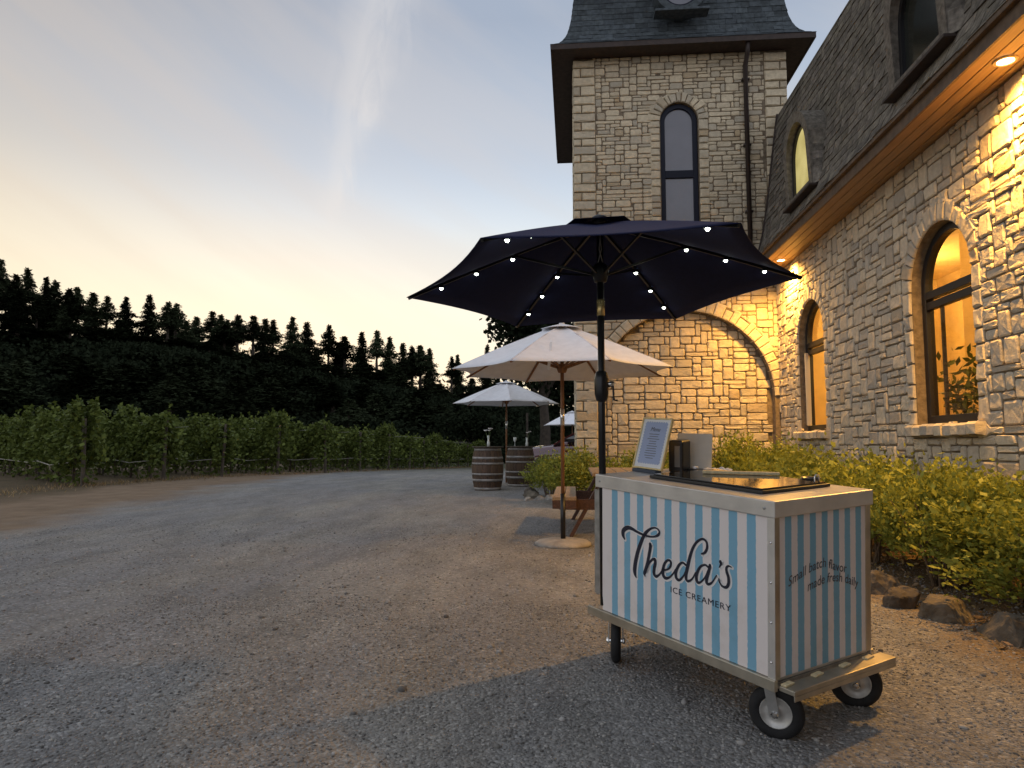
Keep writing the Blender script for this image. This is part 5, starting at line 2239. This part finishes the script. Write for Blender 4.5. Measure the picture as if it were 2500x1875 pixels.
finish_canopy(tilted(make_canopy(BR, 6, rz, az, .06, .02, BROT, .06)), 'canopy', M_navy, bu)
finish_canopy(tilted(make_canopy(BR * .24, 6, az - .045, az + .030, .04, .004, BROT, .02, ns=4, nt_=6)), 'vent_cap', M_navy, bu)
p = MB()
p.tube([(0, 0, .03), (0, 0, az - .02)], .019, 14)
p.build('pole', M_blackmetal, bu, True, world=False)
p = MB()
p.tube([(0, .02, az - .02), (0, .02, az + .030), (0, .02, az + .045)], [.03, .05, .03], 12)
p.build('cap', M_blackmetal, bu, True, world=False)
zc_ = 1.535 - .34
p = MB()
p.lathe([(.020, -.085), (.030, -.075), (.038, -.04), (.040, .04), (.032, .075), (.022, .085)], 16, (0, 0, zc_))
p.tube([(.03, -.005, zc_), (.062, -.012, zc_), (.066, -.014, zc_ - .075), (.085, -.02, zc_ - .078)], .006, 8)
cr = p.build('crank_housing', M_blackmetal, bu, True, world=False)
p = MB()
p.lathe([(0, .02), (.012, .018), (.014, 0), (.012, -.018), (0, -.02)], 10, (.05, -.01, zc_ + .012), Matrix.Rotation(R(90), 3, 'Y'))
p.build('crank_knob', M_chrome, cr, True, world=False)
zh = 1.99 - .34
p = MB()
p.lathe([(.0195, -.085), (.0225, -.08), (.0225, .0), (.0195, .005)], 14, (0, 0, zh + .02))
p.build('tilt_collar', M_brass, bu, True, world=False)
zr = 2.16 - .34
p = MB()
p.lathe([(.020, -.05), (.034, -.045), (.042, -.01), (.050, .02), (.036, .05), (.02, .06)], 14, (0, 0, zr))
p.build('runner', M_blackmetal, bu, True, world=False)
p = MB()
for s in (-1, 1):
    p.tube([(s * .012, -.02, zr + .06), (-s * .006, -.03, zr + .13), (s * .004, -.02, az - .05)], .003, 5)
p.build('pull_cord', mat('cord', (.30, .29, .27), .7), bu, True, world=False)
for k in range(6):
    a = BROT + 2 * PI * k / 6
    pts = [TILT @ canopy_point(BR, 6, k, 0, s, rz, az, .1, .02, BROT) - Vector((0, 0, .012)) for s in (.05, .35, .7, .99)]
    r_ = MB()
    for q in range(3):
        r_.bar(pts[q], pts[q + 1], .014, .016)
    rib = r_.build('rib', M_blackmetal, bu, world=False)
    r_ = MB()
    r_.bar(Vector((.045 * math.cos(a), .045 * math.sin(a), zr)), pts[1] * .75 + pts[2] * .25, .010, .012)
    r_.build('strut', M_blackmetal, rib, world=False)
    for s in (.44, .63, .815):
        c = TILT @ canopy_point(BR, 6, k, 0, s, rz, az, .1, .02, BROT) - Vector((0, 0, .032))
        l = MB()
        l.lathe([(0, -.0115), (.006, -.010), (.010, -.004), (.010, .004), (.006, .009), (0, .011)], 16, c)
        l.build('led_bulb', M_led, rib, True, world=False)
        l = MB()
        l.lathe([(.016, -.002), (.018, .004), (.012, .016)], 12, c)
        l.build('bulb_socket', M_blackmetal, rib, True, world=False)

# ------------------------------------------------------------------ picnic table
px_, py0, py1 = .62, 8.72, 10.95
pz_ = float(gz(px_, 9.8))
pt = thing('picnic_table', 'brown wooden picnic table with attached benches beside the nearest white umbrella', 'picnic table', (px_, (py0 + py1) / 2, pz_))
for k in range(5):
    q = MB()
    q.box((px_ - .32 + k * .16, (py0 + py1) / 2, pz_ + .745), (.15, py1 - py0, .04))
    q.build('top_plank', M_tabletop, pt, bevel=.006)
for s in (-1, 1):
    for k in range(2):
        q = MB()
        q.box((px_ + s * (.66 + k * .15), (py0 + py1) / 2, pz_ + .455), (.14, py1 - py0, .04))
        q.build('bench_plank', M_tabletop, pt, bevel=.006)
for yy in (py0 + .30, py1 - .30):
    for s in (-1, 1):
        q = MB()
        q.bar((px_ + s * .24, yy, pz_ + .72), (px_ + s * .66, yy, pz_ - .03), .045, .14, up=(0, 1, 0))
        q.build('leg', M_table, pt, bevel=.004)
    q = MB()
    q.box((px_, yy - .05, pz_ + .37), (1.60, .045, .13))
    q.build('cross_beam', M_table, pt, bevel=.004)
    q = MB()
    q.box((px_, yy - .05, pz_ + .69), (.74, .045, .07))
    q.build('top_batten', M_table, pt, bevel=.004)
for s in (-1, 1):
    q = MB()
    q.box((px_ + s * .735, py0 + .012, pz_ + .385), (.29, .03, .10))
    q.build('bench_end', M_table, pt, bevel=.004)
    q = MB()
    q.bar((px_, py0 + .5, pz_ + .36), (px_, py0 + 1.05, pz_ + .70), .045, .09)
    if s > 0:
        q.build('brace', M_table, pt)

# ------------------------------------------------------------------ wine barrels
NST = 24


def barrel_r(z, h=.93):
    f = (z / h - .5) * 2
    return .285 + .065 * (1 - f * f)


def make_barrel(x, y, label):
    zg = float(gz(x, y)) - .005
    t = thing('wine_barrel', label, 'barrel', (x, y, zg), rnd.uniform(0, 1), 'wine barrel tables')
    zs = np.linspace(0, .93, 10)
    sv = MB()
    w = 2 * PI / NST
    for z in zs:
        r = barrel_r(z)
        for a, rr in ((-w / 2 + .008, r - .004), (-w / 4, r), (w / 4, r), (w / 2 - .008, r - .004), (w / 2 - .008, r - .03), (-w / 2 + .008, r - .03)):
            sv.v.append((rr * math.cos(a), rr * math.sin(a), z))
    for i in range(9):
        for j in range(6):
            a, b = i * 6 + j, i * 6 + (j + 1) % 6
            sv.f.append((a, b, b + 6, a + 6))
    sv.f += [tuple(range(6))[::-1], tuple(range(54, 60))]
    first = sv.build('stave', M_barrel, t, world=False)
    for k in range(1, NST):
        link('stave', first.data, t, rot=(0, 0, w * k))
    for z0, z1 in ((.012, .065), (.20, .25), (.335, .375), (.565, .605), (.68, .73), (.865, .918)):
        q = MB()
        q.lathe([(barrel_r(z0) - .002, z0), (barrel_r(z0) + .004, z0), (barrel_r(z1) + .004, z1), (barrel_r(z1) - .002, z1)], 40)
        q.build('hoop', M_hoop, t, True, world=False)
    q = MB()
    q.lathe([(0, .90), (.27, .90)], 30)
    q.build('head', M_barrel, t, world=False)
    q = MB()
    q.lathe([(0, .934), (.345, .934), (.35, .938), (.35, .952), (.345, .956), (0, .956)], 40)
    q.build('table_top', M_post, t, world=False)
    return zg + .956


z1_ = make_barrel(-1.89, 15.66, 'front wine barrel with a flower vase on its top')
z2_ = make_barrel(-1.26, 16.95, 'second wine barrel half hidden behind the first, with glasses on top')
M_vase = mat('vase_glass', (.62, .66, .64), .08, spec=.8)
M_petal = mat('white_petal', (.82, .80, .80), .7)
M_stem = mat('flower_stem', (.10, .15, .05), .7)


def vase(x, y, z, h, label, fl=True):
    t = thing('flower_vase', label, 'vase', (x, y, z))
    q = MB()
    q.lathe([(0, 0), (.035, 0), (.034, h * .3), (.02, h * .62), (.028, h), (.024, h), (.016, h * .62), (.03, h * .3), (0, .006)], 16)
    q.build('vase', M_vase, t, True, world=False)
    rg = random.Random(int(x * 1000))
    for k in range(5 if fl else 2):
        a = rg.uniform(0, 6.28)
        e = Vector((.07 * math.cos(a), .07 * math.sin(a), h + rg.uniform(.06, .17)))
        q = MB()
        q.tube([(0, 0, h * .4), tuple(e)], .003, 5)
        sm_ = q.build('stem', M_stem, t, world=False)
        q = MB()
        for j in range(9):
            b_ = 2 * PI * j / 9
            q.box(e + Vector((.022 * math.cos(b_), .022 * math.sin(b_), .004 * (j % 3))), (.03, .022, .006), Matrix.Rotation(b_, 3, 'Z') @ Matrix.Rotation(R(-25), 3, 'Y'))
        q.build('blossom', M_petal, sm_, world=False)


vase(-1.86, 15.55, z1_, .24, 'slim vase of white flowers on the front barrel')
vase(-1.10, 16.85, z2_, .20, 'small vase of leafy stems on the second barrel', False)
t = thing('wine_glass', 'stemmed wine glass on the second barrel beside the leafy vase', 'wine glass', (-1.38, 16.8, z2_))
q = MB()
q.lathe([(0, 0), (.035, .002), (.006, .008), (.005, .09), (.028, .12), (.040, .16), (.034, .21), (.032, .21), (.037, .16), (.02, .12), (0, .10)], 18)
q.build('glass', M_vase, t, True, world=False)

# ------------------------------------------------------------------ rocks
def rock(x, y, s, label, m, seed, squash=.75, rot=0.0, group='rocks edging the planting bed', sink=.42):
    rg = np.random.RandomState(seed)
    bm = bmesh.new()
    bmesh.ops.create_icosphere(bm, subdivisions=4, radius=1)
    dirs = rg.normal(size=(18, 3))
    dirs /= np.linalg.norm(dirs, axis=1, keepdims=True)
    cut = rg.uniform(.58, .86, 18)
    for v in bm.verts:
        p = np.array(v.co[:])
        for d, c in zip(dirs, cut):
            k = p @ d
            if k > c:
                p = p - d * (k - c) * .97
        p *= 1 + .07 * math.sin(p[0] * 5 + seed) * math.sin(p[1] * 6 + p[2] * 4) + .035 * math.sin(p[0] * 13 + p[2] * 9) * math.sin(p[1] * 15 + seed) + rg.uniform(-.02, .02)
        v.co = p
    me = bpy.data.meshes.new('rock')
    bm.to_mesh(me)
    bm.free()
    me.materials.append(m)
    s = tuple(q * .92 for q in s)
    me.transform(Matrix.Diagonal((s[0], s[1], s[2], 1)))
    o = link('rock', me, None, (x, y, float(gz(x, y)) + s[2] * (1 - 2 * sink) * .5), (0, 0, rot))
    tag(o, label, 'rock', group)
    return o


rock(2.32, 5.85, (.22, .20, .17), 'flat topped brown rock just right of the cart, under the bare shrub stems', M_rock, 3, rot=.4)
rock(2.30, 5.35, (.17, .15, .17), 'narrow tan rock wedged between two darker bed rocks', M_rock, 5, rot=1.1)
rock(2.42, 5.02, (.23, .20, .18), 'dark angular bed rock with a pale top, third from the cart', M_rock, 12, rot=.2)
rock(2.58, 4.55, (.25, .22, .18), 'large rounded grey brown rock at the front of the bed', M_rock, 21, rot=2.0)
rock(2.86, 4.30, (.20, .18, .13), 'low rock at the right edge of the picture, end of the bed edging', M_rock, 27, rot=.9)
rock(2.28, 6.35, (.20, .19, .15), 'bed rock hidden mostly behind the right end of the cart', M_rock, 31)
rock(-.86, 14.2, (.19, .2, .2), 'grey rock at the tower corner bed, behind the pale stones', M_rock, 41)
rock(-.80, 13.75, (.2, .17, .16), 'dark rounded rock at the front of the tower corner bed', M_rock, 43)
rock(-.62, 13.45, (.13, .11, .09), 'pale stone in front of the tower corner bed, left of the bench', M_rock_pale, 45)
rock(-.42, 13.40, (.15, .12, .10), 'pale lumpy stone beside the bench in the tower corner bed', M_rock_pale, 47)
rock(-.85, 13.35, (.12, .10, .08), 'small pale stone at the outer tip of the tower corner bed', M_rock_pale, 49)

# ------------------------------------------------------------------ shrubs
def shrub_mesh(seed, n, L, Wd, leafy=1.0):
    rg = np.random.RandomState(seed)
    P, N = [], []
    nb = 60
    for k in range(nb):
        a = rg.uniform(0, 2 * PI)
        e = rg.uniform(0, 1) ** .55
        top = np.array([.62 * e * math.cos(a), .62 * e * math.sin(a), .96 - .42 * e ** 2.2 + rg.uniform(-.20, .16)])
        root = top * [.25, .25, 0] + [0, 0, .12]
        m = n // nb
        t = rg.uniform(.34, 1.06, m) ** .75
        q = root[None] + (top - root)[None] * t[:, None] + rg.normal(size=(m, 3)) * (.050 + .05 * rg.rand())
        P.append(q)
        N.append(np.repeat(((top - root) * [1, 1, .9])[None], m, 0))
    P = np.concatenate(P)
    N = np.concatenate(N)
    N /= np.linalg.norm(N, axis=1, keepdims=True)
    big = np.exp(rg.normal(size=len(P)) * .32)
    V, F = leaf_quads(P, L * big, Wd * big, nrm=N * .9)
    return np_mesh('foliage', V, F, M_shrub)


def stems_mesh(seed):
    rg = random.Random(seed)
    mb = MB()
    for k in range(15):
        a = rg.uniform(0, 6.28)
        e = rg.uniform(.15, .55)
        mb.tube([(.10 * math.cos(a), .10 * math.sin(a), -.05), (e * .5 * math.cos(a + .2), e * .5 * math.sin(a + .2), .35), (e * math.cos(a), e * math.sin(a), .82)], [.013, .009, .004], 5)
    me = bpy.data.meshes.new('stems')
    me.from_pydata(mb.v, [], mb.f)
    me.materials.append(M_twig)
    return me


SF = [shrub_mesh(s, 7200, .055, .030) for s in (1, 2, 3)]
SF_NEAR = [shrub_mesh(s, 15000, .044, .024) for s in (4, 5)]
SS = [stems_mesh(s) for s in (1, 2)]


def shrub(x, y, sx, sy, h, label, near=False, k=0):
    t = thing('shrub', label, 'shrub', (x, y, float(gz(x, y)) + .03), rnd.uniform(0, 6.28), 'shrubs planted along the wing wall')
    link('foliage', (SF_NEAR if near else SF)[k % (2 if near else 3)], t, scale=(sx, sy, h))
    link('stems', SS[k % 2], t, scale=(sx, sy, h * .95))


shrub(3.12, 4.75, 1.0, 1.0, .72, 'yellow green shrub in the bottom right corner, hanging over the largest rocks', True, 0)
shrub(3.22, 5.55, .95, 1.0, .78, 'bushy yellow green shrub below the nearer arched window', True, 1)
shrub(2.95, 6.05, .85, .85, .84, 'shrub with bare brown stems showing at its foot, right of the cart', True, 0)
shrub(3.3, 6.7, 1.0, 1.0, .86, 'leafy shrub against the wall, left of the nearer arched window sill', True, 1)
shrub(2.85, 7.3, .9, .9, .86, 'shrub standing right behind the far end of the cart top', False, 2)
shrub(3.25, 8.3, 1.05, 1.05, .90, 'shrub along the wall about midway between the two arched windows', False, 0)
shrub(2.80, 9.2, .95, .95, .86, 'shrub between the pale board and the farther arched window', False, 1)
shrub(3.2, 10.3, 1.05, 1.05, .95, 'shrub below the farther arched window sill', False, 2)
shrub(3.15, 11.7, 1.0, 1.0, .98, 'pale lit shrub near the inside corner of tower and wing', False, 0)
shrub(2.9, 12.8, 1.0, .9, 1.08, 'brightest yellow shrub in the corner where tower meets wing', False, 1)
shrub(1.9, 12.7, 1.0, .9, .86, 'shrub at the foot of the blind arch on the tower', False, 2)
shrub(.95, 12.6, .95, .9, .82, 'shrub behind the framed menu, against the tower', False, 0)
shrub(.05, 12.75, .95, .95, .84, 'yellow green bush at the tower corner behind the umbrella pole', False, 1)
shrub(-.45, 13.9, .75, .85, .72, 'looser bush at the outer corner of the tower, beside the grey rock', False, 2)
# bare litter and straw in the bed
n = 2600
yy = nrs.uniform(4.0, 13, n)
xx = nrs.uniform(2.35, 3.75, n)
P = np.stack([xx, yy, gz(xx, yy) + .005], -1)
V, F = leaf_quads(P, .05, .02)
V[:, 2] = np.abs(V[:, 2])
tag(link('leaf_litter', np_mesh('leaf_litter', V, F, M_straw)), kind='stuff')

# ------------------------------------------------------------------ parked car beyond the barrels
M_paint = mat('maroon_paint', (0.10, 0.011, 0.016), 0.16, spec=1.0)
M_paint.node_tree.nodes['Principled BSDF'].inputs['Coat Weight'].default_value = 1.0
M_carglass = mat('car_glass', (0.02, 0.022, 0.025), 0.05, spec=1.0)
M_lamp = mat('headlamp', (.55, .56, .58), .1, spec=.9)
cxx, cyy = .55, 21.2
zg = float(gz(cxx, cyy))
car = thing('parked_car', 'dark maroon car parked beyond the barrels, its nose showing left of the tower', 'car', (cxx, cyy, zg))
# body lofted from cross sections along X (nose towards -X)
secs = [(-2.22, .45, .60, .60, .30), (-2.12, .32, .78, .80, .42), (-1.75, .24, .88, .92, .55), (-1.1, .22, .90, .99, .62), (-.9, .22, .90, 1.0, .62),
        (1.5, .22, .90, 1.02, .62), (2.05, .26, .88, 1.0, .60), (2.25, .40, .74, .82, .5)]
q = MB()
for (x, z0, w, z1, ws) in secs:
    q.v += [(x, -w * .95, z0), (x, -w, (z0 + z1) / 2), (x, -w * .93, z1 - .06), (x, -ws * .9, z1), (x, 0, z1 + .03), (x, ws * .9, z1), (x, w * .93, z1 - .06), (x, w, (z0 + z1) / 2), (x, w * .95, z0)]
for i in range(len(secs) - 1):
    for j in range(9):
        a, b = i * 9 + j, i * 9 + (j + 1) % 9
        q.f.append((a, b, b + 9, a + 9))
q.f += [tuple(range(9))[::-1], tuple(range(63, 72))]
q.build('body', M_paint, car, True, world=False)
q = MB()
for (x, w, z) in ((-1.12, .78, .99), (-.35, .60, 1.40), (.5, .60, 1.46), (1.25, .58, 1.38), (1.95, .74, 1.02)):
    q.v += [(x, -w, z), (x, -w * .4, z + .03), (x, w * .4, z + .03), (x, w, z), (x, w * 1.05, .96), (x, -w * 1.05, .96)]
for i in range(4):
    for j in range(6):
        a, b = i * 6 + j, i * 6 + (j + 1) % 6
        q.f.append((a, b, b + 6, a + 6))
q.build('cabin_glass', M_carglass, car, True, world=False)
q = MB()
for (x, w, z) in ((-.36, .585, 1.425), (.5, .60, 1.485), (1.26, .57, 1.405)):
    q.v += [(x, -w, z), (x, -w * .4, z + .03), (x, w * .4, z + .03), (x, w, z)]
for i in range(2):
    for j in range(3):
        a = i * 4 + j
        q.f.append((a, a + 1, a + 5, a + 4))
q.build('roof', M_paint, car, True, world=False)
for s in (-1, 1):
    q = MB()
    q.bar((-1.12, s * .79, 1.0), (-.36, s * .61, 1.42), .05, .04)
    q.bar((.45, s * .92, 1.0), (.47, s * .62, 1.45), .06, .04)
    q.build('pillar', M_paint, car, world=False)
    q = MB()
    q.box((-2.06, s * .62, .68), (.22, .34, .13), Matrix.Rotation(R(s * 18), 3, 'Z'))
    q.build('headlight', M_lamp, car, bevel=.03, world=False)
    q = MB()
    q.box((-.75, s * .98, 1.02), (.12, .16, .11))
    q.build('wing_mirror', M_paint, car, bevel=.03, world=False)
    for x in (-1.42, 1.38):
        q = MB()
        prof = [(.20, -.09), (.30, -.10), (.33, -.06), (.33, .06), (.30, .10), (.20, .09)]
        q.lathe(prof, 28, (x, s * .82, .33), Matrix.Rotation(R(90), 3, 'X'))
        wh = q.build('wheel', M_rubber, car, True, world=False)
        q = MB()
        q.lathe([(0, -.085), (.05, -.09), (.19, -.07), (.205, -.08), (.205, .08), (.19, .07), (0, .085)], 20, (x, s * .82, .33), Matrix.Rotation(R(90), 3, 'X'))
        q.build('rim', M_rim, wh, True, world=False)
q = MB()
q.box((-2.19, 0, .52), (.06, .8, .16))
q.build('grille', M_black, car, bevel=.02, world=False)

# two slim meadow posts in the dark beyond the barrels
for (x, y, lab) in ((-1.75, 27.0, 'thin dark post standing in the dark meadow behind the second umbrella pole'),):
    q = MB()
    q.tube([(x, y, float(gz(x, y)) - .1), (x, y, float(gz(x, y)) + 2.3)], .04, 8)
    o = q.build('meadow_post', M_bark, None)
    tag(o, lab, 'post')
